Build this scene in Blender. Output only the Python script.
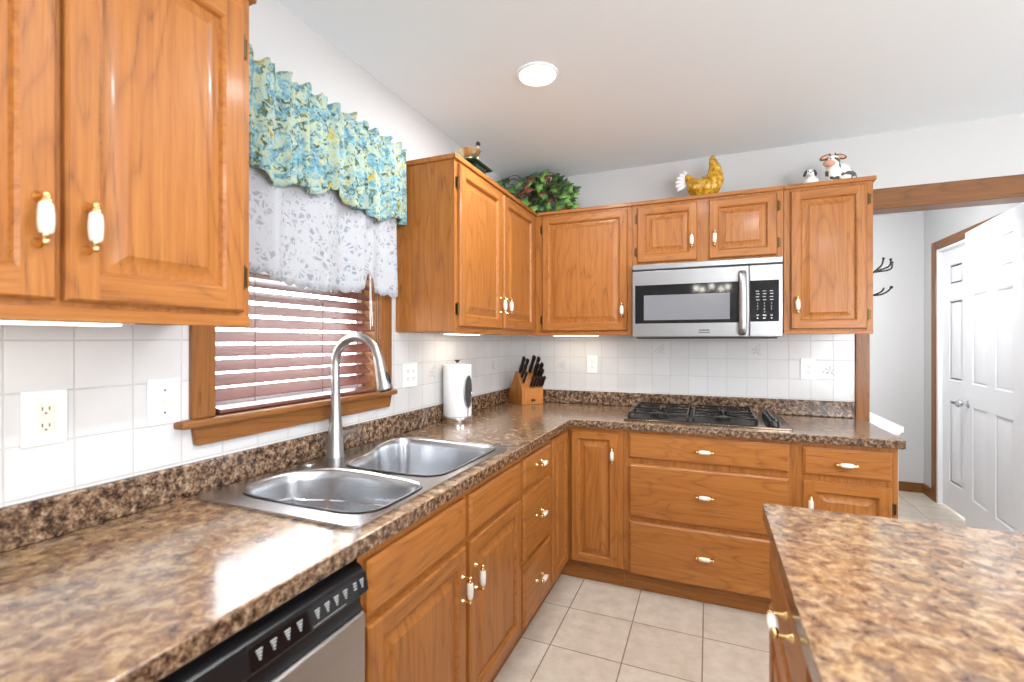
import bpy, bmesh, math, random
from mathutils import Vector, Matrix
random.seed(7)
R = math.radians
for o in list(bpy.data.objects): bpy.data.objects.remove(o)
SC = bpy.context.scene
COL = SC.collection
PI = math.pi

# ------------------------------------------------------------------ camera
CX, CY, CZ = 1.3451, -3.1839, 1.3472
FPX, YAW = 471.04, 22.626
cam = bpy.data.cameras.new('camera'); camo = bpy.data.objects.new('camera', cam); COL.objects.link(camo)
camo.location = (CX, CY, CZ); camo.rotation_euler = (R(90), 0, R(YAW))
cam.sensor_width = 36; cam.sensor_fit = 'HORIZONTAL'; cam.lens = FPX/1024*36
cam.clip_start = 0.02; cam.clip_end = 200
cam.dof.use_dof = True; cam.dof.focus_distance = 2.9; cam.dof.aperture_fstop = 2.8
SC.camera = camo
# ------------------------------------------------------------------ world, exposure
w = bpy.data.worlds.new('sky'); SC.world = w; w.use_nodes = True
bg = w.node_tree.nodes['Background']; bg.inputs[0].default_value = (0.92, 0.96, 1.0, 1); bg.inputs[1].default_value = 9.0
vs = SC.view_settings
vs.view_transform = 'Standard'; vs.look = 'None'; vs.gamma = 1; vs.use_curve_mapping = False; vs.exposure = 0.46

def area(name, loc, target, sx, sy, power, color=(1, 1, 1), shape='RECTANGLE', spread=180):
    l = bpy.data.lights.new(name, 'AREA'); l.shape = shape; l.size = sx; l.size_y = sy; l.energy = power; l.color = color
    l.spread = R(spread)
    o = bpy.data.objects.new(name, l); COL.objects.link(o); o.location = loc
    d = Vector(target)-Vector(loc); o.rotation_euler = d.to_track_quat('-Z', 'Y').to_euler()
    return o
# added fill lamps at made-up openings, behind the camera and on the dining side
area('added_rear_fill', (4.0, -6.62, 1.25), (3.5, -5.3, 2.9), 1.8, 2.1, 45, (0.92, 0.96, 1.0))
area('added_dining_fill', (5.12, -2.95, 1.45), (4.2, -2.2, 3.2), 1.5, 1.2, 24, (0.92, 0.96, 1.0))
DOWN = [(0.668, -1.275), (1.75, -2.5), (0.70, -3.9), (2.6, -3.9), (1.30, -1.72)]  # the last three are unseen lamps added to fill the room
CEIL = 2.495
for i, (x, y) in enumerate(DOWN):
    area('downlight', (x, y, CEIL-0.02), (x, y, 0), 0.15, 0.15, (10, 19, 0.5, 20, 5)[i], (0.95, 0.97, 1.0), 'DISK')
area('added_hall_fill', (2.32, 0.34, 2.40), (2.50, 2.1, 1.0), 0.3, 0.3, 13, (0.97, 0.98, 1.0), 'DISK', 125)  # unseen lamp added to brighten the hall

# ------------------------------------------------------------------ materials
def srgb(r, g, b):
    f = lambda c: (c/255/12.92) if c/255 <= 0.04045 else ((c/255+0.055)/1.055)**2.4
    return (f(r), f(g), f(b), 1)
class NT:
    def __init__(s, name):
        s.m = bpy.data.materials.new(name); s.m.use_nodes = True; s.t = s.m.node_tree
        s.b = s.t.nodes['Principled BSDF']; s.out = s.t.nodes['Material Output']
    def n(s, typ, **kw):
        x = s.t.nodes.new(typ)
        for k, v in kw.items(): setattr(x, k, v)
        return x
    def l(s, a, b): s.t.links.new(a, b)
    def math(s, op, a, b=None, c=None, clamp=False):
        x = s.n('ShaderNodeMath', operation=op); x.use_clamp = clamp
        for i, v in enumerate((a, b, c)):
            if v is None: continue
            if isinstance(v, (int, float)): x.inputs[i].default_value = v
            else: s.l(v, x.inputs[i])
        return x.outputs[0]
    def mix(s, f, a, b):
        x = s.n('ShaderNodeMix', data_type='RGBA')
        if isinstance(f, (int, float)): x.inputs[0].default_value = f
        else: s.l(f, x.inputs[0])
        for i, v in ((6, a), (7, b)):
            if isinstance(v, tuple): x.inputs[i].default_value = v
            else: s.l(v, x.inputs[i])
        return x.outputs[2]
    def noise(s, vec, scale, detail=3, rough=0.5, dist=0.0):
        x = s.n('ShaderNodeTexNoise'); x.inputs['Scale'].default_value = scale; x.inputs['Detail'].default_value = detail
        x.inputs['Roughness'].default_value = rough; x.inputs['Distortion'].default_value = dist
        if vec is not None: s.l(vec, x.inputs['Vector'])
        return x.outputs['Fac']
    def ramp(s, f, stops, interp='LINEAR'):
        x = s.n('ShaderNodeValToRGB'); cr = x.color_ramp; cr.interpolation = interp
        while len(cr.elements) > 1: cr.elements.remove(cr.elements[-1])
        cr.elements[0].position = stops[0][0]; cr.elements[0].color = stops[0][1]
        for p, c in stops[1:]:
            e = cr.elements.new(p); e.color = c
        s.l(f, x.inputs[0]); return x.outputs[0]
    def obj(s, scale=(1, 1, 1), rnd=0.0):
        tc = s.n('ShaderNodeTexCoord'); v = tc.outputs['Object']
        if rnd:
            oi = s.n('ShaderNodeObjectInfo'); r = s.math('MULTIPLY', oi.outputs['Random'], rnd)
            a = s.n('ShaderNodeVectorMath', operation='ADD'); s.l(v, a.inputs[0]); s.l(r, a.inputs[1]); v = a.outputs[0]
        mp = s.n('ShaderNodeMapping'); mp.inputs['Scale'].default_value = scale; s.l(v, mp.inputs['Vector'])
        return mp.outputs[0]
    def bump(s, h, strength=0.2, dist=0.002):
        x = s.n('ShaderNodeBump'); x.inputs['Strength'].default_value = strength; x.inputs['Distance'].default_value = dist
        s.l(h, x.inputs['Height']); s.l(x.outputs[0], s.b.inputs['Normal'])
    def col(s, c):
        if isinstance(c, tuple): s.b.inputs['Base Color'].default_value = c
        else: s.l(c, s.b.inputs['Base Color'])
    def set(s, **kw):
        for k, v in kw.items(): s.b.inputs[k.replace('_', ' ')].default_value = v
        return s
def simple(name, c, rough=0.5, metal=0.0, var=0.06, vscale=18, **kw):
    t = NT(name); n = t.noise(t.obj(), vscale, 3)
    c2 = tuple(max(0, x*(1-var)) for x in c[:3])+(1,)
    t.col(t.mix(n, c, c2)); t.set(Roughness=rough, Metallic=metal, **kw)
    return t.m
def oak(name, axis, tint=1.0):
    tint *= 0.855
    t = NT(name)
    def sc(a, b): return tuple(b if i == axis else a for i in range(3))
    big = t.noise(t.obj(sc(5.5, 0.75), 9), 1.0, 2, 0.5, 0.4)
    rings = t.math('ABSOLUTE', t.math('SINE', t.math('MULTIPLY', big, 46)))
    line = t.math('POWER', t.math('SUBTRACT', 1, rings), 3.0)
    fine = t.noise(t.obj(sc(75, 2.2), 5), 1.0, 4, 0.65)
    pore = t.noise(t.obj(sc(330, 9), 3), 1.0, 2, 0.6)
    pm = t.math('MULTIPLY', t.math('GREATER_THAN', pore, 0.60), t.math('ADD', t.math('MULTIPLY', line, 0.5), 0.18))
    tone = t.noise(t.obj(sc(2.0, 0.5), 9), 1.0, 2)
    k = tint
    base = t.ramp(fine, [(0.25, srgb(173*k, 104*k, 43*k)), (0.5, srgb(196*k, 124*k, 56*k)), (0.75, srgb(209*k, 141*k, 71*k))])
    base = t.mix(t.math('MULTIPLY', tone, 0.35), base, srgb(182*k, 106*k, 42*k))
    base = t.mix(t.math('MULTIPLY', line, 0.42), base, srgb(136*k, 78*k, 32*k))
    base = t.mix(pm, base, srgb(112*k, 62*k, 28*k))
    t.col(base); t.set(Roughness=0.42, Coat_Weight=0.10, Coat_Roughness=0.14, Specular_IOR_Level=0.35)
    t.bump(fine, 0.08, 0.001)
    return t.m
OZ, OX, OY = oak('oak_upright_grain', 2), oak('oak_grain_along_back', 0), oak('oak_grain_along_side', 1)
TRIM_Z, TRIM_X, TRIM_Y = oak('trim_upright_grain', 2, 0.80), oak('trim_grain_along_back', 0, 0.76), oak('trim_grain_along_side', 1, 0.80)
TOE = oak('toe_kick_wood', 0, 0.92)
def granite():
    t = NT('granite_laminate')
    v = t.obj((1, 1, 1))
    big = t.noise(v, 3.2, 3, 0.6); mid = t.noise(v, 38, 5, 0.62, 0.5); sp = t.noise(v, 150, 3, 0.6)
    b2 = t.noise(t.obj((1.0, 1.6, 1)), 13, 4, 0.62, 0.8)
    f = t.math('ADD', t.math('MULTIPLY', mid, 0.80), t.math('MULTIPLY', sp, 0.20))
    c = t.ramp(f, [(0.33, srgb(60, 44, 38)), (0.41, srgb(112, 80, 60)), (0.48, srgb(134, 102, 72)), (0.55, srgb(160, 129, 93)), (0.64, srgb(182, 156, 119)), (0.74, srgb(198, 178, 145))])
    c = t.mix(t.ramp(b2, [(0.40, (0, 0, 0, 1)), (0.66, (0.62, 0.62, 0.62, 1))]), c, t.ramp(f, [(0.36, srgb(62, 54, 52)), (0.5, srgb(128, 114, 102)), (0.65, srgb(172, 156, 138))]))
    c = t.mix(t.ramp(big, [(0.42, (0, 0, 0, 1)), (0.66, (0.45, 0.45, 0.45, 1))]), c, t.ramp(f, [(0.36, srgb(80, 50, 34)), (0.5, srgb(140, 98, 64)), (0.65, srgb(176, 138, 100))]))
    t.col(c); t.set(Roughness=0.24, Coat_Weight=0.45, Coat_Roughness=0.10)
    return t.m
GRAN = granite()
def granite_edge():
    t = NT('granite_laminate_speckle')
    v = t.obj()
    f = t.math('ADD', t.math('MULTIPLY', t.noise(v, 62, 4, 0.65), 0.75), t.math('MULTIPLY', t.noise(v, 170, 2), 0.25))
    c = t.ramp(f, [(0.36, srgb(30, 22, 19)), (0.43, srgb(62, 44, 33)), (0.50, srgb(100, 76, 57)), (0.58, srgb(142, 116, 92)), (0.68, srgb(176, 158, 140))])
    t.col(c); t.set(Roughness=0.22, Coat_Weight=0.2, Coat_Roughness=0.12)
    return t.m
GRANE = granite_edge()
WALL = simple('white_wall_paint', srgb(200, 199, 198), 0.85, 0, 0.015, 3)
CEILM = simple('white_ceiling_paint', srgb(241, 249, 255), 0.9, 0, 0.012, 2)
def tilemat(name, axis, p, a0, pb, b0, g, c1, c2, grout, rough, var=0.10, nscale=9, bumps=0.5, zaxis=2):
    t = NT(name)
    gm = t.n('ShaderNodeNewGeometry'); sx = t.n('ShaderNodeSeparateXYZ'); t.l(gm.outputs['Position'], sx.inputs[0])
    def edge(comp, p, a0, half):
        q = t.math('FRACT', t.math('DIVIDE', t.math('SUBTRACT', sx.outputs[comp], a0), p))
        d = t.math('MULTIPLY', t.math('SUBTRACT', 0.5, t.math('ABSOLUTE', t.math('SUBTRACT', q, 0.5))), p)   # distance to the joint
        return d
    d = t.math('MINIMUM', edge(axis, p, a0, g), edge(zaxis, pb, b0, g))
    mr = t.n('ShaderNodeMapRange'); mr.inputs[1].default_value = g*0.6; mr.inputs[2].default_value = g*1.5; t.l(d, mr.inputs[0])
    n = t.noise(gm.outputs['Position'], nscale, 6, 0.65)
    fl = t.n('ShaderNodeCombineXYZ')
    t.l(t.math('FLOOR', t.math('DIVIDE', t.math('SUBTRACT', sx.outputs[axis], a0), p)), fl.inputs[0])
    t.l(t.math('FLOOR', t.math('DIVIDE', t.math('SUBTRACT', sx.outputs[zaxis], b0), pb)), fl.inputs[1])
    wn = t.n('ShaderNodeTexWhiteNoise'); t.l(fl.outputs[0], wn.inputs['Vector'])
    f = t.math('ADD', t.math('MULTIPLY', n, 1-var), t.math('MULTIPLY', wn.outputs[0], var))
    c = t.ramp(f, [(0.3, c1), (0.7, c2)])
    t.col(t.mix(mr.outputs[0], grout, c)); t.set(Roughness=rough)
    t.bump(mr.outputs[0], bumps, 0.002)
    return t.m
TW1, TW2, TGR = srgb(206, 205, 204), srgb(212, 211, 210), srgb(192, 191, 190)
TILE_L = tilemat('white_wall_tile_side', 1, 0.1185, -2.455, 0.1125, 1.1245, 0.0016, TW1, TW2, TGR, 0.16, 0.5)
TILE_B = tilemat('white_wall_tile_back', 0, 0.1105, 0.0128, 0.1125, 1.1245, 0.0016, TW1, TW2, TGR, 0.16, 0.5)
FLOORM = tilemat('beige_floor_tile', 0, 0.3125, 0.697, 0.315, -0.875, 0.0024, srgb(192, 178, 160), srgb(216, 206, 192), srgb(138, 120, 102), 0.32, 0.12, 14, 0.5, 1)
def brushed(name, c, rough, axis=0, metal=1.0):
    t = NT(name); s = [240, 240, 240]; s[axis] = 3
    n = t.noise(t.obj(tuple(s)), 1.0, 3, 0.6)
    c2 = tuple(x*0.86 for x in c[:3])+(1,)
    t.col(t.mix(n, c, c2)); t.set(Metallic=metal)
    t.l(t.math('ADD', t.math('MULTIPLY', n, 0.12), rough-0.06), t.b.inputs['Roughness'])
    return t.m
STEEL = brushed('brushed_stainless', srgb(172, 172, 174), 0.30, 0)
SINKM = brushed('sink_stainless', srgb(196, 197, 200), 0.25, 1)
NICKEL = brushed('brushed_nickel', srgb(178, 176, 173), 0.33, 2)
CHROME = simple('chrome', srgb(222, 222, 224), 0.09, 1.0, 0.03)
PANM = simple('dark_cooktop_steel', srgb(138, 120, 104), 0.14, 1.0, 0.1, 30)
DWSTEEL = brushed('dishwasher_stainless', srgb(188, 184, 180), 0.36, 1)
BRASS = simple('polished_brass', srgb(238, 208, 146), 0.18, 1.0, 0.06)
PORC = simple('white_porcelain', srgb(226, 220, 208), 0.12, 0, 0.02)
HINGE = simple('antique_brass_hinge', srgb(96, 74, 46), 0.38, 1.0, 0.2, 60)
BLACK = simple('black_plastic', srgb(20, 20, 22), 0.3, 0, 0.1)
BGLASS = simple('black_glass', srgb(14, 15, 18), 0.06, 0, 0.05)
MESHG = simple('oven_window_mesh', srgb(122, 124, 129), 0.16, 0, 0.06, 200)
DKGREY = simple('charcoal_plastic', srgb(58, 59, 62), 0.36, 0, 0.1)
IRON = simple('black_cast_iron', srgb(34, 32, 31), 0.24, 0, 0.3, 90)
MARK = simple('white_print', srgb(182, 182, 180), 0.6, 0, 0.02)
CREAM = simple('ivory_plastic', srgb(236, 230, 214), 0.3, 0, 0.02)
WPLAS = simple('white_plastic', srgb(238, 238, 238), 0.3, 0, 0.02)
DARK = simple('dark_slot', srgb(110, 104, 98), 0.6, 0, 0.1)
DOORP = simple('white_door_paint', srgb(240, 240, 242), 0.42, 0, 0.01)
PAPER = simple('paper_towel', srgb(240, 240, 242), 0.9, 0, 0.02, 60)
BLOCKW = oak('knife_block_wood', 2, 1.08)
HANDLE = simple('knife_handle_black', srgb(38, 26, 24), 0.36, 0, 0.3, 60)
BLINDW = simple('blind_slat_wood', srgb(112, 68, 60), 0.32, 0, 0.15, 14, Coat_Weight=0.5, Coat_Roughness=0.2, Coat_IOR=1.7)
BLINDD = oak('blind_end_wood', 1, 0.72)
CORD = simple('blind_cord', srgb(120, 76, 66), 0.8, 0, 0.1)
GREENI = simple('dark_green_enamel', srgb(30, 52, 44), 0.25, 0, 0.2)
BRASSB = simple('hammered_brass', srgb(240, 226, 184), 0.3, 1.0, 0.12, 40)
def lightmat(name, c, s):
    t = NT(name); t.col((0.9, 0.9, 0.9, 1)); t.b.inputs['Emission Color'].default_value = c; t.b.inputs['Emission Strength'].default_value = s
    return t.m
LAMP = lightmat('lit_lens', (1, 0.97, 0.92, 1), 9)
ULAMP = lightmat('lit_under_cabinet_lens', (1, 0.93, 0.8, 1), 2.2)
BULB = lightmat('lit_bulb', (1, 0.96, 0.88, 1), 30)
def floral():
    t = NT('floral_cotton'); v = t.obj((1, 1, 1))
    def patch(sc, lo, hi, off):
        mp = t.n('ShaderNodeMapping'); mp.inputs['Location'].default_value = (off, off*2, off*3); t.l(v, mp.inputs[0])
        return t.ramp(t.noise(mp.outputs[0], sc, 4, 0.65, 0.9), [(lo, (0, 0, 0, 1)), (hi, (1, 1, 1, 1))])
    c = t.mix(patch(40, 0.40, 0.62, 0), srgb(160, 182, 176), srgb(178, 186, 150))
    c = t.mix(patch(24, 0.47, 0.54, 3.1), c, t.mix(patch(55, 0.4, 0.6, 1.7), srgb(80, 126, 146), srgb(132, 176, 186)))
    c = t.mix(patch(24, 0.60, 0.65, 8.3), c, srgb(184, 164, 66))
    c = t.mix(patch(38, 0.545, 0.60, 5.7), c, t.mix(patch(60, 0.45, 0.55, 9.1), srgb(54, 70, 58), srgb(92, 104, 66)))
    t.col(c); t.set(Roughness=0.85)
    tr = t.n('ShaderNodeBsdfTranslucent'); t.l(c, tr.inputs[0])
    ms = t.n('ShaderNodeMixShader'); ms.inputs[0].default_value = 0.03; t.l(t.b.outputs[0], ms.inputs[1]); t.l(tr.outputs[0], ms.inputs[2])
    t.l(ms.outputs[0], t.out.inputs[0]); return t.m
FLORAL = floral()
def lace():
    t = NT('white_lace'); v = t.obj((1, 1, 1))
    vo = t.n('ShaderNodeTexVoronoi', feature='DISTANCE_TO_EDGE'); vo.inputs['Scale'].default_value = 34; t.l(v, vo.inputs[0])
    net = t.ramp(vo.outputs[0], [(0.05, (1, 1, 1, 1)), (0.22, (0, 0, 0, 1))])
    sc = t.noise(v, 16, 2, 0.5, 1.8)
    scroll = t.math('LESS_THAN', t.math('ABSOLUTE', t.math('SUBTRACT', t.math('FRACT', t.math('MULTIPLY', sc, 5)), 0.5)), 0.2)
    fl = t.ramp(t.noise(v, 20, 2), [(0.47, (0, 0, 0, 1)), (0.55, (1, 1, 1, 1))])
    den = t.math('MAXIMUM', t.math('MAXIMUM', net, scroll), fl)
    alpha = t.math('ADD', t.math('MULTIPLY', den, 0.10), 0.88)
    c = t.mix(den, srgb(140, 143, 150), srgb(176, 178, 183))
    t.col(c); t.set(Roughness=0.9)
    tr = t.n('ShaderNodeBsdfTranslucent'); t.l(c, tr.inputs[0])
    ms = t.n('ShaderNodeMixShader'); ms.inputs[0].default_value = 0.04; t.l(t.b.outputs[0], ms.inputs[1]); t.l(tr.outputs[0], ms.inputs[2])
    tp = t.n('ShaderNodeBsdfTransparent')
    m2 = t.n('ShaderNodeMixShader'); t.l(alpha, m2.inputs[0]); t.l(tp.outputs[0], m2.inputs[1]); t.l(ms.outputs[0], m2.inputs[2])
    t.l(m2.outputs[0], t.out.inputs[0]); return t.m
LACE = lace()
def glass():
    t = NT('window_glass'); t.t.nodes.remove(t.b)
    tp = t.n('ShaderNodeBsdfTransparent'); gl = t.n('ShaderNodeBsdfGlossy'); gl.inputs['Roughness'].default_value = 0.02
    ms = t.n('ShaderNodeMixShader'); ms.inputs[0].default_value = 0.06
    t.l(tp.outputs[0], ms.inputs[1]); t.l(gl.outputs[0], ms.inputs[2]); t.l(ms.outputs[0], t.out.inputs[0]); return t.m
GLASS = glass()
LEAF = simple('green_ivy_leaf', srgb(122, 172, 84), 0.35, 0, 0.45, 40)
LEAFD = simple('dark_ivy_leaf', srgb(64, 98, 54), 0.38, 0, 0.4, 40)
LEAFR = simple('reddish_ivy_leaf', srgb(150, 84, 66), 0.45, 0, 0.35, 30)
STEM = simple('brown_stem', srgb(86, 66, 44), 0.7)
HENM = NT('mottled_yellow_glaze')
_c = HENM.ramp(HENM.noise(HENM.obj(), 45, 4, 0.7), [(0.3, srgb(120, 74, 18)), (0.48, srgb(190, 138, 34)), (0.62, srgb(224, 182, 66)), (0.78, srgb(238, 214, 130))])
HENM.col(_c); HENM.set(Roughness=0.25); HENM = HENM.m
def patchy(name, dark, light, sc, th, off=0.0):
    t = NT(name); v = t.obj(); mp = t.n('ShaderNodeMapping'); mp.inputs['Location'].default_value = (off, off, off); t.l(v, mp.inputs[0])
    f = t.ramp(t.noise(mp.outputs[0], sc, 1, 0.4), [(th, (0, 0, 0, 1)), (th+0.02, (1, 1, 1, 1))])
    t.col(t.mix(f, light, dark)); t.set(Roughness=0.3); return t.m
COWM = patchy('white_glaze_dark_patches', srgb(86, 86, 80), srgb(244, 241, 236), 27, 0.55, 0.6)
DOGM = patchy('white_glaze_grey_spots', srgb(90, 84, 82), srgb(240, 240, 236), 40, 0.66, 0.2)
PINK = simple('pink_glaze', srgb(226, 170, 144), 0.3, 0, 0.2, 50)
BROWN = simple('brown_glaze', srgb(116, 84, 58), 0.35, 0, 0.3, 60)
WHITEG = simple('white_glaze', srgb(240, 240, 240), 0.3)
GRASS = simple('pale_lawn', srgb(206, 212, 196), 0.95, 0, 0.2, 2)

# ------------------------------------------------------------------ mesh helpers
OFF = {}
class Fr:
    def __init__(s, O, U, V, W): s.O, s.U, s.V, s.W = Vector(O), Vector(U), Vector(V), Vector(W)
    def __call__(s, u, v, w): return s.O+s.U*u+s.V*v+s.W*w
FX = lambda x: Fr((x, 0, 0), (0, 1, 0), (0, 0, 1), (1, 0, 0))          # faces +x : u = y, v = z
FB = lambda y: Fr((0, y, 0), (1, 0, 0), (0, 0, 1), (0, -1, 0))         # faces -y : u = x, v = z
FL = lambda x: Fr((x, 0, 0), (0, 1, 0), (0, 0, 1), (-1, 0, 0))         # faces -x
IDF = Fr((0, 0, 0), (1, 0, 0), (0, 1, 0), (0, 0, 1))
def catmull(pts, n=6, closed=False):
    P = [Vector(p) for p in pts]; out = []; N = len(P)
    rng = range(N) if closed else range(N-1)
    for i in rng:
        if closed: a, b, c, d = P[i-1], P[i], P[(i+1) % N], P[(i+2) % N]
        else: a, b, c, d = P[max(i-1, 0)], P[i], P[i+1], P[min(i+2, N-1)]
        for k in range(n):
            t = k/n
            out.append(0.5*((2*b)+(c-a)*t+(2*a-5*b+4*c-d)*t*t+(3*b-a-3*c+d)*t*t*t))
    if not closed: out.append(P[-1])
    return out
class MB:
    def __init__(s): s.bm = bmesh.new(); s.mats = []
    def mi(s, m):
        if m not in s.mats: s.mats.append(m)
        return s.mats.index(m)
    def face(s, pts, m):
        f = s.bm.faces.new([s.bm.verts.new(Vector(p)) for p in pts]); f.material_index = s.mi(m); return f
    def vfaces(s, verts, faces, m):
        vs_ = [s.bm.verts.new(Vector(v)) for v in verts]; k = s.mi(m)
        for f in faces:
            try: g = s.bm.faces.new([vs_[i] for i in f]); g.material_index = k
            except ValueError: pass
        return vs_
    def box(s, x0, x1, y0, y1, z0, z1, m, fr=IDF):
        v = [fr(x, y, z) for z in (z0, z1) for y in (y0, y1) for x in (x0, x1)]
        s.vfaces(v, [(0, 2, 3, 1), (4, 5, 7, 6), (0, 1, 5, 4), (2, 6, 7, 3), (0, 4, 6, 2), (1, 3, 7, 5)], m); return s
    def rings(s, rings, m, capa=True, capb=True, closed=True):
        k = s.mi(m); R_ = [[s.bm.verts.new(Vector(p)) for p in r] for r in rings]; n = len(R_[0])
        for a, b in zip(R_, R_[1:]):
            for i in range(n if closed else n-1):
                j = (i+1) % n
                f = s.bm.faces.new((a[i], a[j], b[j], b[i])); f.material_index = k
        if capa: s.bm.faces.new(R_[0][::-1]).material_index = k
        if capb: s.bm.faces.new(R_[-1]).material_index = k
        return s
    def lathe(s, prof, o, axis, m, seg=20, capa=True, capb=True):
        ax = Vector(axis).normalized(); a = ax.orthogonal().normalized(); b = ax.cross(a); o = Vector(o)
        s.rings([[o+ax*h+(a*math.cos(2*PI*i/seg)+b*math.sin(2*PI*i/seg))*max(r, 1e-4) for i in range(seg)] for r, h in prof], m, capa, capb); return s
    def tube(s, pts, r, m, seg=8, closed=False, cap=True):
        P = [Vector(p) for p in pts]; N = len(P); rr = r if isinstance(r, (list, tuple)) else [r]*N
        T = []
        for i in range(N):
            a = P[i-1] if (i > 0 or closed) else P[i]; b = P[(i+1) % N] if (i < N-1 or closed) else P[i]
            T.append((b-a).normalized())
        nrm = T[0].orthogonal().normalized(); rings = []
        for i in range(N):
            nrm = (nrm-T[i]*nrm.dot(T[i])); nrm = nrm.normalized() if nrm.length > 1e-6 else T[i].orthogonal().normalized()
            bn = T[i].cross(nrm)
            rings.append([P[i]+(nrm*math.cos(2*PI*k/seg)+bn*math.sin(2*PI*k/seg))*rr[i] for k in range(seg)])
        if closed: rings.append(rings[0]); cap = False
        s.rings(rings, m, cap, cap)
        if closed: bmesh.ops.remove_doubles(s.bm, verts=s.bm.verts[:], dist=1e-6)
        return s
    def blob(s, c, r, m, rot=None, seg=14):
        M = Matrix.Translation(Vector(c)) @ (rot.to_4x4() if rot else Matrix()) @ Matrix.Diagonal((*r, 1))
        n0 = len(s.bm.faces)
        bmesh.ops.create_uvsphere(s.bm, u_segments=seg, v_segments=max(8, seg*2//3), radius=1, matrix=M)
        s.bm.faces.ensure_lookup_table(); k = s.mi(m)
        for f in s.bm.faces[n0:]: f.material_index = k
        return s
    def prism(s, poly, fr, w0, w1, m):
        n = len(poly); a = [fr(u, v, w0) for u, v in poly]; b = [fr(u, v, w1) for u, v in poly]
        s.vfaces(a+b, [tuple(range(n))[::-1], tuple(range(n, 2*n))]+[(i, (i+1) % n, n+(i+1) % n, n+i) for i in range(n)], m); return s
    def text(s, txt, size, fr, u, v, wv, m, align='CENTER'):
        c = bpy.data.curves.new('t', 'FONT'); c.body = txt; c.size = size; c.align_x = align; c.align_y = 'CENTER'; c.resolution_u = 2
        o = bpy.data.objects.new('t', c); COL.objects.link(o); dg = bpy.context.evaluated_depsgraph_get(); me = bpy.data.meshes.new_from_object(o.evaluated_get(dg))
        s.vfaces([fr(u+q.co.x, v+q.co.y, wv) for q in me.vertices], [tuple(p.vertices) for p in me.polygons], m)
        bpy.data.objects.remove(o); bpy.data.curves.remove(c); bpy.data.meshes.remove(me); return s
    def build(s, name, parent=None, bevel=0.0, smooth=35, seg=2, normals=True):
        if normals: bmesh.ops.recalc_face_normals(s.bm, faces=s.bm.faces[:])
        off = OFF[parent.name] if parent else Vector((0, 0, 0))
        if off.length: bmesh.ops.translate(s.bm, verts=s.bm.verts[:], vec=-off)
        me = bpy.data.meshes.new(name); s.bm.to_mesh(me); s.bm.free()
        for m in s.mats: me.materials.append(m)
        if smooth:
            for p in me.polygons: p.use_smooth = True
            me.set_sharp_from_angle(angle=R(smooth))
        o = bpy.data.objects.new(name, me); COL.objects.link(o)
        if parent: o.parent = parent
        OFF[o.name] = off
        if bevel:
            b = o.modifiers.new('bevel', 'BEVEL'); b.width = bevel; b.segments = seg; b.limit_method = 'ANGLE'; b.angle_limit = R(40)
        return o
def thing(name, loc, label, cat, group=None):
    o = bpy.data.objects.new(name, None); o.empty_display_size = 0.05; COL.objects.link(o); o.location = loc
    OFF[o.name] = Vector(loc); o['label'] = label; o['category'] = cat
    if group: o['group'] = group
    return o
def tag(o, label, cat, group=None):
    o['label'] = label; o['category'] = cat
    if group: o['group'] = group
    return o
def struct(o, label=None):
    o['kind'] = 'structure'
    if label: o['label'] = label
    return o
def lab(o, l): o['label'] = l; return o

# ------------------------------------------------------------------ the room
WY0, WY1, WZ0, WZ1 = -2.248, -1.498, 1.128, 2.06            # kitchen window opening in the left wall
m = MB(); m.box(-0.12, 5.1, -6.6, 2.3, -0.1, 0.0, FLOORM); struct(m.build('floor', smooth=0), 'beige square ceramic tile floor')
m = MB(); m.box(-0.12, 5.1, -6.6, 2.3, CEIL, CEIL+0.1, CEILM)
ceilo = struct(m.build('ceiling', smooth=0), 'flat white ceiling')
m = MB()
m.box(-0.12, 0, -6.6, WY0, 0, CEIL, WALL); m.box(-0.12, 0, WY1, 0.12, 0, CEIL, WALL)
m.box(-0.12, 0, WY0, WY1, 0, WZ0, WALL); m.box(-0.12, 0, WY0, WY1, WZ1, CEIL, WALL)
wl = struct(m.build('wall_left', smooth=0), 'white painted wall with the window over the sink')
m = MB(); TT = 0.006
m.box(0, TT, -3.6, WY0-0.06, 1.006, 1.42, TILE_L); m.box(0, TT, WY1+0.075, 0, 1.006, 1.389, TILE_L)
m.box(0, TT, WY0-0.06, WY1+0.075, 1.006, 1.075, TILE_L)
tl = m.build('tile_facing', wl, smooth=0); lab(tl, 'white glazed square tiles')
m = MB()
m.box(-0.12, 2.168, 0, 0.12, 0, CEIL, WALL); m.box(2.168, 3.11, 0, 0.12, 2.09, CEIL, WALL); m.box(3.11, 5.1, 0, 0.12, 0, CEIL, WALL)
wb = struct(m.build('wall_back', smooth=0), 'white painted wall with an opening to the hall on the right')
m = MB(); m.box(TT, 2.104, -TT, 0, 1.006, 1.389, TILE_B)
tb = lab(m.build('tile_facing', wb, smooth=0), 'white glazed square tiles')
m = MB(); m.box(3.11, 3.23, 0.12, 0.545, 0, CEIL, WALL); m.box(3.11, 3.23, 1.805, 2.2, 0, CEIL, WALL); m.box(3.11, 3.23, 0.545, 1.805, 2.115, CEIL, WALL)
m.box(3.23, 3.9, 0.12, 2.2, 0, 0.001, FLOORM)
struct(m.build('wall_hall_right', smooth=0), 'white hall wall holding the closet doorway')
m = MB(); m.box(2.05, 3.23, 2.08, 2.2, 0, CEIL, WALL); struct(m.build('wall_hall_back', smooth=0), 'white wall at the end of the hall')
m = MB(); m.box(2.05, 2.17, 0.12, 2.08, 0, CEIL, WALL); struct(m.build('wall_hall_left', smooth=0), 'white hall wall behind the kitchen wall')
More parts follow.
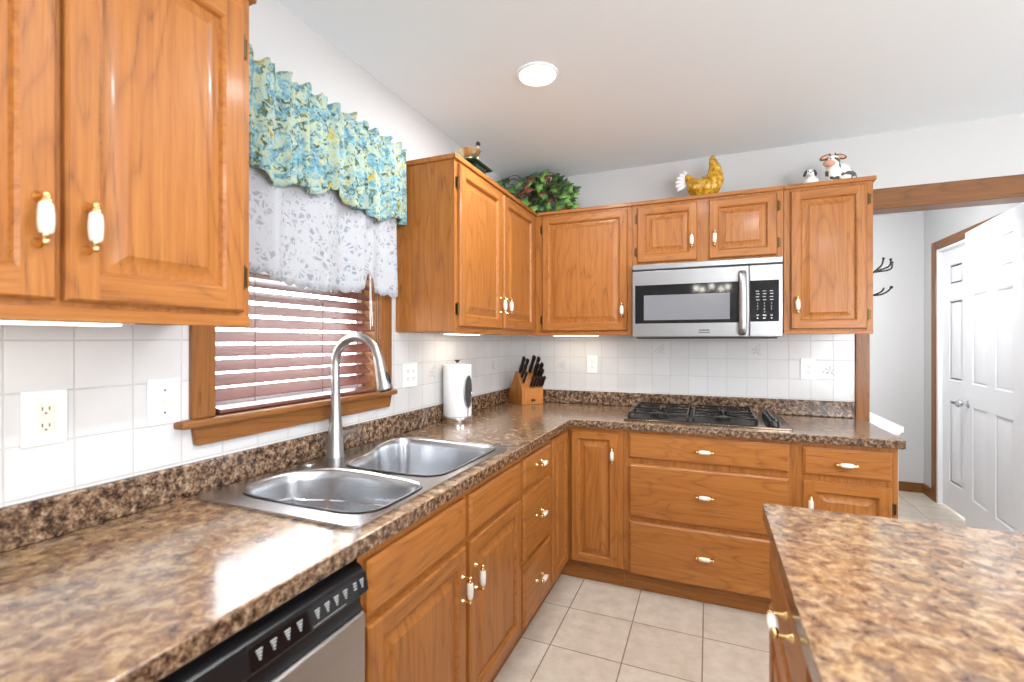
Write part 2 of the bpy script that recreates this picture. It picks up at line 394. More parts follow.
m = MB(); m.box(-0.12, 0.0, -6.72, -6.6, 0, CEIL, WALL); m.box(0, 5.1, -6.72, -6.6, 2.3, CEIL, WALL); m.box(0, 3.1, -6.72, -6.6, 0, 2.3, WALL); m.box(4.9, 5.1, -6.72, -6.6, 0, 2.3, WALL)
struct(m.build('wall_rear', smooth=0), 'white wall behind the camera with an opening added for fill light')  # unglazed opening, added so that light comes in from the rear
m = MB(); m.box(5.0, 5.1, -6.6, -3.7, 0, CEIL, WALL); m.box(5.0, 5.1, -2.2, 0.0, 0, CEIL, WALL); m.box(5.0, 5.1, -3.7, -2.2, 0, 0.9, WALL); m.box(5.0, 5.1, -3.7, -2.2, 2.1, CEIL, WALL)
struct(m.build('wall_right', smooth=0), 'white wall outside the frame with an opening added for fill light')  # bare opening added on the dining side to let light in
# trim
m = MB()
m.box(2.104, 2.170, 0, 2.185, -0.018, 0.0, TRIM_Z, Fr((0, 0, 0), (1, 0, 0), (0, 0, 1), (0, 1, 0)))
struct(m.build('trim_1', bevel=0.004), 'oak casing at the left side of the hall opening')
m = MB()
m.box(2.170, 3.2, 2.085, 2.185, -0.018, 0.0, TRIM_X, Fr((0, 0, 0), (1, 0, 0), (0, 0, 1), (0, 1, 0)))
m.box(2.170, 3.11, 2.072, 2.0895, -0.016, 0.12, TRIM_X, Fr((0, 0, 0), (1, 0, 0), (0, 0, 1), (0, 1, 0)))
struct(m.build('trim_2', bevel=0.004), 'oak header casing over the hall opening')
m = MB(); m.box(2.42, 3.11, 2.066, 2.08, 0, 0.085, TRIM_X); struct(m.build('baseboard_hall_back', bevel=0.003), 'oak baseboard at the end of the hall')
m = MB(); m.box(3.096, 3.11, 1.880, 2.066, 0, 0.085, TRIM_Y); struct(m.build('baseboard_hall_right', bevel=0.003), 'oak baseboard beside the closet doorway')
m = MB()
m.box(3.092, 3.11, 1.800, 1.880, 0, 2.175, TRIM_Z); m.box(3.092, 3.11, 0.475, 1.800, 2.105, 2.175, TRIM_Y); m.box(3.092, 3.11, 0.475, 0.545, 0, 2.105, TRIM_Z)
struct(m.build('trim_3', bevel=0.004), 'oak casing around the closet doorway')
m = MB()
m.box(3.10, 3.23, 1.775, 1.8045, 0, 2.105, DOORP); m.box(3.10, 3.23, 0.5455, 1.775, 2.083, 2.1045, DOORP); m.box(3.10, 3.23, 0.5455, 0.567, 0, 2.083, DOORP)
struct(m.build('trim_4', bevel=0.002), 'white jamb inside the closet doorway')
m = MB(); m.box(2.17, 2.40, 0.32, 2.08, 0, 0.80, WALL); m.box(2.17, 2.42, 0.30, 2.08, 0.80, 0.836, DOORP); m.box(2.17, 2.408, 0.312, 2.08, 0.785, 0.80, DOORP)
struct(m.build('wall_hall_half', bevel=0.004), 'low white half wall with a white cap behind the counter end')

def six_panel(mb, fr, W, H, t, mat):
    """moulded six panel door: u 0..W, v 0..H, faces at w 0 and w t"""
    mb.box(0, W, 0, H, 0.006, t-0.006, mat, fr)
    st, mid = 0.115*W/0.78, 0.11*W/0.78; pw = (W-2*st-mid)/2
    rows = [(0.20, 0.86), (1.02, 1.66), (1.78, H-0.12)]
    cols = [(st, st+pw), (st+pw+mid, W-st)]
    for w0, w1, sgn in ((t-0.006, t, 1), (0.0, 0.006, -1)):
        us = [0]+[x for c in cols for x in c]+[W]; vsl = [0]+[x for r in rows for x in r]+[H]
        face = w1 if sgn > 0 else w0; inner = w0 if sgn > 0 else w1
        for i in range(5):
            for j in range(7):
                if i % 2 == 1 and j % 2 == 1:
                    a, b, c, d = us[i], us[i+1], vsl[j], vsl[j+1]
                    def rg(k, wv): return [fr(a+k, c+k, wv), fr(b-k, c+k, wv), fr(b-k, d-k, wv), fr(a+k, d-k, wv)]
                    h = face-inner
                    mb.rings([rg(0, face), rg(0.012, inner), rg(0.022, inner), rg(0.045, inner+h*0.8)], mat, False, True)
                else:
                    mb.box(us[i], us[i+1], vsl[j], vsl[j+1], w0, w1, mat, fr)
# closed leaf at the back of the frame and the open one in front of it
m = MB(); six_panel(m, Fr((3.165, 1.02, 0.012), (0, 1, 0), (0, 0, 1), (-1, 0, 0)), 0.75, 2.065, 0.035, DOORP)
d2 = struct(m.build('door_2', smooth=25), 'closed white six panel leaf at the back of the doorway')
fe = Vector((3.075, 1.262, 0.02)); hg = Vector((3.000, 0.47, 0.02)); dl = (hg-fe).normalized()
nd = Vector((dl.y, -dl.x, 0));  nd = nd if nd.x < 0 else -nd
fe -= nd*0.035
m = MB(); six_panel(m, Fr(fe, dl, (0, 0, 1), nd), 0.88, 2.115, 0.035, DOORP)
d1 = struct(m.build('door_1', smooth=25), 'open white six panel leaf nearest the camera')
def knob(parent, base, axis, m_=CHROME):
    q = MB(); q.lathe([(0.030, 0), (0.031, 0.004), (0.024, 0.009), (0.011, 0.012), (0.010, 0.03), (0.020, 0.036), (0.0275, 0.046), (0.027, 0.058), (0.019, 0.066), (0.002, 0.068)], base, axis, m_, 24)
    return lab(q.build('door_knob', parent), 'polished silver knob')
kb = fe+dl*0.062+Vector((0, 0, 0.875))
knob(d1, kb+nd*0.035, nd); knob(d1, kb, -nd)

# ------------------------------------------------------------------ window over the sink
m = MB()
yo0, yo1 = -2.317, -1.420
m.box(0, 0.02, yo0, WY0, WZ0, WZ1+0.08, TRIM_Z); m.box(0, 0.02, WY1, yo1, WZ0, WZ1+0.08, TRIM_Z); m.box(0, 0.02, WY0, WY1, WZ1, WZ1+0.08, TRIM_Y)
m.box(-0.12, 0.0, WY0, WY0+0.012, WZ0, WZ1, TRIM_Z); m.box(-0.12, 0.0, WY1-0.012, WY1, WZ0, WZ1, TRIM_Z); m.box(-0.12, 0.0, WY0, WY1, WZ1-0.012, WZ1, TRIM_Y)
win = struct(m.build('window_1', bevel=0.003), 'oak framed window above the sink')
m = MB(); m.box(-0.12, 0.045, yo0-0.041, yo1+0.012, WZ0-0.022, WZ0, TRIM_Y); lab(m.build('window_sill', win, bevel=0.007, seg=3), 'oak stool board')
m = MB(); m.prism([(yo0+0.002, 1.106), (yo1-0.005, 1.106), (yo1-0.02, 1.052), (yo0+0.012, 1.052)], FX(0.0065), 0, 0.018, TRIM_Y); m.build('apron', win, bevel=0.003)
m = MB()
a, b, c, d = WY0+0.012, WY1-0.012, WZ0, WZ1-0.012
for z0, z1, xx in ((c, 1.60, -0.088), (1.575, d, -0.108)):
    m.box(xx-0.016, xx+0.016, a, a+0.04, z0, z1, DOORP); m.box(xx-0.016, xx+0.016, b-0.04, b, z0, z1, DOORP)
    m.box(xx-0.016, xx+0.016, a+0.04, b-0.04, z0, z0+0.045, DOORP); m.box(xx-0.016, xx+0.016, a+0.04, b-0.04, z1-0.04, z1, DOORP)
lab(m.build('sash', win, bevel=0.002), 'white sash frames')
m = MB(); m.box(-0.090, -0.086, a+0.04, b-0.04, c+0.045, 1.56, GLASS); m.box(-0.110, -0.106, a+0.04, b-0.04, 1.62, d-0.04, GLASS); m.build('window_pane', win, smooth=0)
# outside ground and a white railing seen between the slats
m = MB(); m.box(-14, -0.13, -9, 6, -0.35, -0.25, GRASS); struct(m.build('ground', smooth=0), 'pale ground outside the window')

# wooden blind
by0, by1 = WY0+0.022, WY1-0.020
bl = thing('window_blind', (-0.03, -1.844, WZ0), 'red-brown wooden slat blind hanging in the window over the sink', 'window blind')
m = MB(); tilt = R(42)
zs_ = 1.183; ns = 0
pitch = 0.0445
k = 0
while zs_+k*pitch < 1.985:
    zc = zs_+k*pitch; hw = 0.025
    c0 = Vector((-0.036, 0, zc))
    dv = Vector((math.cos(tilt), 0, -math.sin(tilt))); nv = Vector((math.sin(tilt), 0, math.cos(tilt)))
    ring = []
    for s_, h_ in ((-1, -1), (1, -1), (1, 1), (-1, 1)):
        ring.append(c0+dv*(hw*s_)+nv*(0.0013*h_))
    m.rings([[Vector((p.x, by0, p.z)) for p in ring], [Vector((p.x, by1, p.z)) for p in ring]], BLINDW)
    k += 1
lab(m.build('slats', bl, smooth=0), 'tilted red-brown wooden slats')
m = MB(); m.prism([(-0.030, 0), (0.026, 0.0), (0.026, 0.012), (-0.030, 0.020)], Fr((-0.018, by0, WZ0+0.003), (1, 0, 0), (0, 0, 1), (0, 1, 0)), 0, by1-by0, BLINDW); m.build('bottom_rail', bl, bevel=0.002)
m = MB(); m.box(-0.06, -0.006, by0, by1, 1.99, 2.04, BLINDD); m.build('headrail', bl, bevel=0.003)
for yy in (by0+0.135, -1.80, by1-0.09):
    m = MB(); m.tube([(-0.016, yy, 1.15), (-0.016, yy, 1.99)], 0.0011, CORD, 6); m.build('ladder_cord', bl)
m = MB(); m.tube(catmull([(0.004, by1-0.028, 1.99), (0.004, by1-0.028, 1.6), (0.007, by1-0.022, 1.42), (0.004, by1-0.03, 1.41), (0.006, by1-0.036, 1.6), (0.004, by1-0.034, 1.99)], 6), 0.0016, WPLAS, 6)
m.blob((0.006, by1-0.024, 1.40), (0.006, 0.006, 0.014), BLINDD); m.build('pull_cord', bl)

# valance and lace curtain on two rods
def cloth(name, y0, y1, xb, amp, waves, ztop, zbot, mat, lbl, cat, head=0.0, ret=None, nv=26, ny=170, ph=0.0):
    mb = MB(); rows = []
    ys = [y0+(y1-y0)*i/ny for i in range(ny+1)]
    for j in range(nv+1):
        t = j/nv; row = []
        for i, y in enumerate(ys):
            a = waves*2*PI*(i/ny)+ph
            zb = zbot(y); zt = ztop+(0.006*math.sin(a*1.0)+0.004*math.sin(a*2.3+1)) * (1 if head else 0)
            z = zt+(zb-zt)*t
            fl = amp*(0.45+0.75*t)
            if head and t < 0.06: fl = amp*1.3
            if head and 0.06 <= t < 0.15: fl = amp*0.35
            x = xb+fl*(math.sin(a)+0.45*math.sin(a*1.7+0.9+t*0.6)+0.2*math.sin(a*3.1+2))
            yy = y+0.006*math.cos(a)*t
            row.append((x, yy, z))
        if ret:
            row += [(xb*(1-q)+0.004*q, y1+0.004, row[-1][2]) for q in (0.35, 0.7, 1.0)]
        rows.append(row)
    n = len(rows[0]); verts = [p for r in rows for p in r]
    faces = [(j*n+i, j*n+i+1, (j+1)*n+i+1, (j+1)*n+i) for j in range(nv) for i in range(n-1)]
    mb.vfaces(verts, faces, mat)
    o = mb.build(name, None, smooth=80)
    sm = o.modifiers.new('thick', 'SOLIDIFY'); sm.thickness = 0.0012
    return tag(o, lbl, cat)
cloth('valance', -2.36, -1.395, 0.076, 0.0125, 13, 2.218, lambda y: 1.872+0.016*math.sin((y+2.36)*15)+0.014*math.sin((y+2.36)*37+1), FLORAL,
      'blue, yellow and green floral valance across the top of the sink window', 'valance', head=1, ret=True)
def lz(y):
    s = abs(math.sin((y+2.34)*PI/0.045))*0.012
    base = 1.548
    if -1.69 < y < -1.53: base += 0.075*math.exp(-((y+1.605)/0.035)**2)
    if y < -2.1: base += 0.012
    return base+0.010*math.sin((y+2.3)*11)-s
cloth('lace_curtain', -2.34, -1.435, 0.045, 0.010, 4.2, 1.98, lz, LACE, 'sheer white lace curtain hanging below the floral valance', 'curtain', nv=14, ny=240)
rod = thing('curtain_rod', (0.06, -1.86, 2.185), 'white curtain rod threaded through the floral valance', 'curtain rod')
m = MB(); m.tube(catmull([(0.0, -1.40, 2.182), (0.045, -1.402, 2.182), (0.058, -1.42, 2.182)], 6)+[Vector((0.058, -2.34, 2.182))]+catmull([(0.058, -2.345, 2.182), (0.045, -2.358, 2.182), (0.0, -2.36, 2.182)], 6), 0.004, WPLAS, 8); m.build('rod', rod)
m = MB(); m.tube([(0.0, -1.405, 1.955), (0.026, -1.43, 1.955), (0.026, -2.34, 1.955), (0.0, -2.36, 1.955)], 0.004, WPLAS, 8); m.build('inner_rod', rod)

# ------------------------------------------------------------------ cabinets
def raised_door(fr, u0, u1, v0, v1, parent, hg_, t=0.019, w0=0.0, s=0.058, name='door', gv=OZ):
    """raised panel door lying on plane w0; hg_ = grain material for the rails"""
    mb = MB()
    def rg(k, wv): return [fr(u0+k, v0+k, w0+wv), fr(u1-k, v0+k, w0+wv), fr(u1-k, v1-k, w0+wv), fr(u0+k, v1-k, w0+wv)]
    mb.rings([rg(0, 0.0), rg(0, t-0.006), rg(0.005, t)], gv, True, False)
    k0, k1 = 0.005, s-0.010
    F = lambda a, b, c, d, m_: mb.face([fr(a, c, w0+t), fr(b, c, w0+t), fr(b, d, w0+t), fr(a, d, w0+t)], m_)
    F(u0+k0, u0+k1, v0+k0, v1-k0, gv); F(u1-k1, u1-k0, v0+k0, v1-k0, gv)
    F(u0+k1, u1-k1, v0+k0, v0+k1, hg_); F(u0+k1, u1-k1, v1-k1, v1-k0, hg_)
    mb.rings([rg(k1, t), rg(s-0.004, t-0.004), rg(s, t-0.0125)], hg_, False, False)
    mb.rings([rg(s, t-0.0125), rg(s+0.005, t-0.0125), rg(s+0.032, t-0.002), rg(s+0.034, t-0.0005), rg(s+0.038, t-0.0005)], gv, False, True)
    return mb.build(name, parent, smooth=28)
def slab(fr, u0, u1, v0, v1, parent, gm, name='drawer', t=0.019, w0=0.0):
    mb = MB()
    def rg(k, wv): return [fr(u0+k, v0+k, w0+wv), fr(u1-k, v0+k, w0+wv), fr(u1-k, v1-k, w0+wv), fr(u0+k, v1-k, w0+wv)]
    mb.rings([rg(0, 0), rg(0, t-0.008), rg(0.004, t-0.006), rg(0.010, t)], gm, True, True)
    return mb.build(name, parent, smooth=28)
def pull(fr, u, v, w0, parent, vert=True):
    """brass bail pull with a white porcelain barrel; centre (u,v)"""
    mb = MB(); L = 0.038; H = 0.028
    A = (fr.V if vert else fr.U); c = fr(u, v, w0); W = fr.W
    for s_ in (-1, 1):
        p = c+A*(L*s_)
        mb.lathe([(0.0085, 0), (0.0085, 0.002), (0.005, 0.005), (0.0042, 0.012), (0.0042, H-0.003)], p, W, BRASS, 12)
        mb.blob(p+W*H, (0.0062, 0.0062, 0.0062), BRASS, None, 10)
        mb.lathe([(0.0048, 0), (0.0050, 0.006), (0.0074, 0.009), (0.0074, 0.014)], c+A*(L*s_)+W*H, A*(-s_), BRASS, 14)
    mb.lathe([(0.0076, -0.025), (0.0098, -0.021), (0.0112, -0.008), (0.0112, 0.008), (0.0098, 0.021), (0.0076, 0.025)], c+W*H, A, PORC, 16)
    return lab(mb.build('pull', parent, smooth=50), 'brass bail pull with white porcelain barrel')
def hinge(fr, u, v, w0, parent, side=1):
    mb = MB(); c = fr(u+0.0035*side, v, w0+0.006)
    mb.lathe([(0.002, -0.030), (0.0045, -0.028), (0.0045, 0.028), (0.002, 0.030)], c, fr.V, HINGE, 10)
    mb.box(u+0.002*side-0.0, u+0.018*side, v-0.024, v+0.024, w0, w0+0.002, HINGE, fr)
    return mb.build('hinge', parent)
UB, UT = 1.389, 2.172
def crown(fr, u0, u1, parent, gm, ends=(), UT=UT):
    mb = MB(); mb.box(u0-(0.012 if 'a' in ends else 0), u1+(0.012 if 'b' in ends else 0), UT-0.022, UT, 0.0, 0.012, gm, fr)
    for e in ends:
        if e == 'a': mb.box(u0-0.012, u0, UT-0.022, UT, -0.314, 0.0, gm, fr)
        if e == 'b': mb.box(u1, u1+0.012, UT-0.022, UT, -0.314, 0.0, gm, fr)
    return mb.build('crown_strip', parent, bevel=0.003)
E_ = 0.315
# near wall cabinet at upper left
c1 = thing('wall_cabinet', (0.16, -2.80, UB), 'two-door oak wall cabinet left of the sink window, nearest the camera', 'cabinet')
m = MB(); m.box(0.001, E_, -3.12, -2.372, UB, UT+0.022, OZ); m.build('body', c1, bevel=0.002)
fr = FX(E_)
m = MB(); m.box(-3.12, -2.372, UB-0.008, UB+0.018, 0.0, 0.004, OY, fr); m.build('bottom_rail', c1, bevel=0.002)
crown(fr, -3.12, -2.372, c1, OY, 'b', UT+0.022)
for (a, b, hs) in ((-3.080, -2.745, None), (-2.734, -2.397, 1)):
    d = raised_door(fr, a, b, 1.416, 2.135, c1, OY)
    pull(fr, (b-0.028) if hs is None else (a+0.028), 1.545, 0.019, d)
    if hs:
        for vv in (1.50, 2.05): hinge(fr, b, vv, 0.0, d, 1)
    else:
        for vv in (1.50, 2.05): hinge(fr, a, vv, 0.0, d, -1)
# corner wall cabinet on the side wall
c2 = thing('wall_cabinet', (0.16, -0.69, UB), 'two-door oak wall cabinet in the corner, right of the sink window', 'cabinet')
m = MB(); m.box(0.001, E_, -1.368, -0.001, UB, UT, OZ); m.build('body', c2, bevel=0.002)
m = MB(); m.box(-1.368, -E_, UB-0.008, UB+0.016, 0.0, 0.004, OY, fr); m.build('bottom_rail', c2, bevel=0.002)
crown(fr, -1.368, -E_-0.0005, c2, OY, 'a')
for (a, b, hs) in ((-1.345, -0.886, -1), (-0.860, -0.385, 1)):
    d = raised_door(fr, a, b, 1.412, 2.135, c2, OY)
    pull(fr, (b-0.030) if hs < 0 else (a+0.030), 1.535, 0.019, d)
    for vv in (1.49, 2.05): hinge(fr, a if hs < 0 else b, vv, 0.0, d, hs)
# back wall cabinets
fb = FB(-E_)
def back_cab(x0, x1, z0, lbl, doors, end=''):
    c = thing('wall_cabinet', ((x0+x1)/2, -0.16, z0), lbl, 'cabinet')
    q = MB(); q.box(x0, x1, -E_, -0.001, z0, UT, OZ); q.build('body', c, bevel=0.0015)
    if z0 < 1.5:
        q = MB(); q.box(x0, x1, z0-0.006, z0+0.014, 0.0, 0.004, OX, fb); q.build('bottom_rail', c, bevel=0.002)
    crown(fb, x0+(0.0125 if x0 < 0.4 else 0), x1, c, OX, end)
    for (a, b, v0, hs, pv) in doors:
        d = raised_door(fb, a, b, v0, 2.135, c, OX, s=0.052)
        pull(fb, (b-0.028) if hs < 0 else (a+0.028), pv, 0.019, d)
        vv = (v0+0.07, 2.06) if v0 < 1.6 else (v0+0.065, 2.07)
        for q_ in vv: hinge(fb, a if hs < 0 else b, q_, 0.0, d, hs)
    return c
back_cab(E_+0.001, 0.925, UB, 'single-door oak wall cabinet between the corner and the microwave', [(0.365, 0.899, 1.410, -1, 1.532)])
back_cab(0.926, 1.714, 1.788, 'short two-door oak wall cabinet above the microwave', [(0.957, 1.287, 1.808, -1, 1.917), (1.349, 1.683, 1.808, 1, 1.917)])
back_cab(1.715, 2.106, UB, 'tall single-door oak wall cabinet right of the microwave', [(1.746, 2.079, 1.410, 1, 1.536)], 'b')

# under cabinet lights
def ucl(x0, x1, y0, y1, z, lbl, p):
    o = thing('under_cabinet_light', ((x0+x1)/2, (y0+y1)/2, z), lbl, 'light')
    q = MB(); q.box(x0, x1, y0, y1, z-0.006, z, WPLAS); q.build('housing', o, bevel=0.003)
    q = MB(); q.box(x0+0.012, x1-0.012, y0+0.02, y1-0.02, z-0.010, z-0.0061, ULAMP); lab(q.build('lens', o, bevel=0.003), 'lit warm white lens')
    area('under_cabinet_glow', ((x0+x1)/2, (y0+y1)/2, z-0.014), ((x0+x1)/2, (y0+y1)/2, 0), x1-x0-0.03, y1-y0-0.05, p, (1.0, 0.86, 0.66))
ucl(0.13, 0.21, -2.84, -2.56, UB-0.0005, 'lit strip light under the near left wall cabinet', 0.04)
ucl(0.10, 0.18, -1.14, -0.80, UB-0.0005, 'lit strip light under the corner wall cabinet', 0.36)
ucl(0.38, 0.70, -0.20, -0.12, UB-0.0005, 'lit strip light under the wall cabinet left of the microwave', 0.4)

# base cabinets
BF = 0.605; BT = 0.874; TK = 0.114
fl = FX(BF); fbb = FB(-BF)
def shell_left(y0, y1, parent):
    q = MB()
    q.box(0.03, BF-0.0005, y0, y0+0.016, TK, BT, OZ); q.box(0.03, BF-0.0005, y1-0.016, y1, TK, BT, OZ)
    q.box(0.03, BF-0.02, y0+0.016, y1-0.016, TK, TK+0.016, OZ); q.box(0.002, 0.03, y0, y1, TK, BT, OZ)
    q.box(BF-0.02, BF, y0, y1, TK, BT, OZ)
    q.build('body', parent, bevel=0.0015)
    q = MB(); q.box(0.545, 0.56, y0, y1, 0.0, TK, TOE); q.build('toe_kick', parent)
def shell_back(x0, x1, parent):
    q = MB()
    q.box(x0, x0+0.016, -BF+0.0005, -0.03, TK, BT, OZ); q.box(x1-0.016, x1, -BF+0.0005, -0.03, TK, BT, OZ)
    q.box(x0+0.016, x1-0.016, -BF+0.02, -0.03, TK, TK+0.016, OZ); q.box(x0, x1, -0.03, -0.021, TK, BT, OZ)
    q.box(x0, x1, -BF, -BF+0.02, TK, BT, OZ)
    q.build('body', parent, bevel=0.0015)
    q = MB(); q.box(x0, x1, -0.56, -0.545, 0.0, TK, TOE); q.build('toe_kick', parent)
b1 = thing('base_cabinet', (0.3, -1.82, 0), 'oak sink base cabinet with two doors and two false drawer fronts', 'cabinet')
shell_left(-2.326, -1.331, b1)
for a, b in ((-2.307, -1.834), (-1.804, -1.350)):
    slab(fl, a, b, 0.705, 0.838, b1, OY, 'false_front')
    d = raised_door(fl, a, b, 0.128, 0.685, b1, OY)
    pull(fl, (b-0.030) if a < -2 else (a+0.030), 0.56, 0.019, d)
b2 = thing('base_cabinet', (0.3, -1.12, 0), 'oak base cabinet with three drawers between the sink and the corner', 'cabinet')
shell_left(-1.330, -0.931, b2)
for v0, v1 in ((0.715, 0.838), (0.405, 0.686), (0.118, 0.378)):
    d = slab(fl, -1.314, -0.945, v0, v1, b2, OY); pull(fl, -1.128, (v0+v1)/2+0.01, 0.019, d, False)
b3 = thing('base_cabinet', (0.5, -0.5, 0), 'oak corner base cabinet with two doors meeting in the inner corner', 'cabinet')
m = MB(); m.box(0.585, BF, -0.930, -BF, TK, BT, OZ); m.box(BF, 0.922, -BF, -0.585, TK, BT, OZ); m.box(0.585, BF, -BF, -0.585, TK, BT, OZ)
m.box(0.03, 0.585, -0.930, -0.914, TK, BT, OZ); m.box(0.906, 0.922, -0.585, -0.03, TK, BT, OZ); m.box(0.03, 0.585, -0.914, -0.03, TK, TK+0.016, OZ); m.box(0.585, 0.906, -0.585, -0.03, TK, TK+0.016, OZ)
m.build('body', b3, bevel=0.0015)
m = MB(); m.box(0.545, 0.56, -0.930, -0.56, 0, TK, TOE); m.box(0.545, 0.922, -0.56, -0.545, 0, TK, TOE); m.build('toe_kick', b3)
d = raised_door(fl, -0.908, -0.634, 0.122, 0.850, b3, OY, s=0.05)
d = raised_door(fbb, 0.634, 0.893, 0.122, 0.850, b3, OX, s=0.05); pull(fbb, 0.868, 0.730, 0.019, d)
b4 = thing('base_cabinet', (1.325, -0.3, 0), 'oak base cabinet with three wide drawers under the gas cooktop', 'cabinet')
shell_back(0.923, 1.728, b4)
for v0, v1 in ((0.724, 0.854), (0.410, 0.693), (0.105, 0.388)):
    d = slab(fbb, 0.953, 1.698, v0, v1, b4, OX); pull(fbb, 1.328, (v0+v1)/2+(0.002 if v0 > 0.7 else 0.012), 0.019, d, False)
b5 = thing('base_cabinet', (1.92, -0.3, 0), 'oak base cabinet with one drawer over one door at the counter end', 'cabinet')
shell_back(1.729, 2.120, b5)
d = slab(fbb, 1.755, 2.095, 0.724, 0.850, b5, OX); pull(fbb, 1.922, 0.786, 0.019, d, False)
d = raised_door(fbb, 1.755, 2.095, 0.128, 0.694, b5, OX, s=0.055); pull(fbb, 1.782, 0.590, 0.019, d); hinge(fbb, 2.095, 0.60, 0, d, 1)

# ------------------------------------------------------------------ dishwasher
dw = thing('dishwasher', (0.32, -2.63, 0), 'stainless steel dishwasher with a black control panel, left of the sink cabinet', 'dishwasher')
m = MB(); m.box(0.04, 0.600, -2.930, -2.332, 0.10, 0.866, DKGREY); m.box(0.10, 0.55, -2.92, -2.34, 0.0, 0.10, BLACK); m.build('body', dw)
fd = FX(0.600)
m = MB(); m.prism([(0.10, 0.0), (0.728, 0.0), (0.744, 0.006), (0.744, 0.022), (0.736, 0.034), (0.10, 0.034)], Fr((0.600, -2.928, 0), (0, 0, 1), (1, 0, 0), (0, 1, 0)), 0, 0.594, DWSTEEL); m.build('door', dw, bevel=0.002)
m = MB(); m.prism([(0.744, 0.0), (0.744, 0.030), (0.757, 0.022), (0.778, 0.022), (0.786, 0.040), (0.836, 0.030), (0.846, 0.018), (0.850, 0.0)], Fr((0.600, -2.928, 0), (0, 0, 1), (1, 0, 0), (0, 1, 0)), 0, 0.594, BLACK)
cp = lab(m.build('control_panel', dw, bevel=0.0025), 'black control panel with white markings')
def dwf(): # frame lying on the sloping panel face
    V = Vector((-0.010, 0, 0.050)).normalized(); U = Vector((0, 1, 0)); return Fr(Vector((0.640, 0, 0.786)), U, V, U.cross(V))
df = dwf(); m = MB()
for y in (-2.605, -2.576, -2.546, -2.518, -2.475, -2.449, -2.424, -2.398):
    for j, ln in enumerate((0.013, 0.010, 0.007, 0.004)):
        m.box(y-ln/2, y+ln/2, 0.031-j*0.0050, 0.0335-j*0.0050, 0.0002, 0.0006, MARK, df)
for j in range(3): m.box(-2.373, -2.364, 0.020+j*0.006, 0.0225+j*0.006, 0.0002, 0.0006, MARK, df)
for j, ln in enumerate((0.013, 0.010, 0.007, 0.004)): m.box(-2.347-ln/2, -2.347+ln/2, 0.031-j*0.0050, 0.0335-j*0.0050, 0.0002, 0.0006, MARK, df)
m.box(-2.49, -2.40, 0.0055, 0.0065, 0.0002, 0.0006, MARK, df)
m.build('markings', cp, smooth=0, normals=False)
m = MB(); m.box(-2.625, -2.330, 0.003, 0.043, 0.00005, 0.00015, BGLASS, df); m.build('display_strip', cp, smooth=0)

# ------------------------------------------------------------------ countertop with cut-outs
def loops_slab(loops, z0, z1, m, mb):
    bm2 = bmesh.new(); es = []
    for lp in loops:
        v = [bm2.verts.new((p[0], p[1], z1)) for p in lp]
        es += [bm2.edges.new((v[i], v[(i+1) % len(v)])) for i in range(len(v))]
    bmesh.ops.triangle_fill(bm2, use_beauty=True, use_dissolve=False, edges=es)
    bm2.verts.index_update(); N = len(bm2.verts)
    vt = [v.co.copy() for v in bm2.verts]; fc = [[v.index for v in f.verts] for f in bm2.faces]
    idx = {}; k0 = 0; side = []
    for lp in loops:
        n = len(lp); side += [(k0+i, k0+(i+1) % n, N+k0+(i+1) % n, N+k0+i) for i in range(n)]; k0 += n
    vb = [Vector((v.x, v.y, z0)) for v in vt]
    mb.vfaces(vt+vb, fc+[[N+i for i in reversed(f)] for f in fc]+side, m); bm2.free()
def rrect(x0, x1, y0, y1, r, n=5):
    out = []
    for cx_, cy_, a0 in ((x1-r, y1-r, 0), (x0+r, y1-r, 90), (x0+r, y0+r, 180), (x1-r, y0+r, 270)):
        for i in range(n+1):
            a = R(a0+90*i/n); out.append((cx_+r*math.cos(a), cy_+r*math.sin(a)))
    return out
CT = 0.914; D_ = 0.642
ct = thing('countertop', (0.32, -0.32, 0.874), 'L-shaped brown granite-look countertop holding the sink and the cooktop', 'countertop')
SX0, SX1, SY0, SY1 = 0.040, 0.606, -2.332, -1.425
KX0, KX1, KY0, KY1 = 0.918, 1.722, -0.575, -0.085
m = MB()
loops_slab([[(0.0005, -3.62), (D_, -3.62), (D_, -D_-0.006), (D_+0.006, -D_), (2.130, -D_), (2.140, -D_+0.012), (2.140, -0.0185), (2.100, -0.0185), (2.100, -0.0005), (0.0005, -0.0005)],
            rrect(SX0+0.018, SX1-0.018, SY0+0.018, SY1-0.018, 0.03), rrect(KX0+0.02, KX1-0.02, KY0+0.02, KY1-0.02, 0.01)], 0.8745, CT, GRAN, m)
top = m.build('worktop', ct, bevel=0.011, seg=3, smooth=45)
top.data.materials.append(GRANE)
for p in top.data.polygons:
    if abs(p.normal.z) < 0.5: p.material_index = 1
m = MB(); m.box(0.0005, 0.020, -3.62, -0.0005, CT+0.0002, 1.006, GRANE); m.box(0.020, 2.100, -0.020, -0.0005, CT+0.0002, 1.006, GRANE)
m.build('backsplash_lip', ct, bevel=0.006, seg=3)

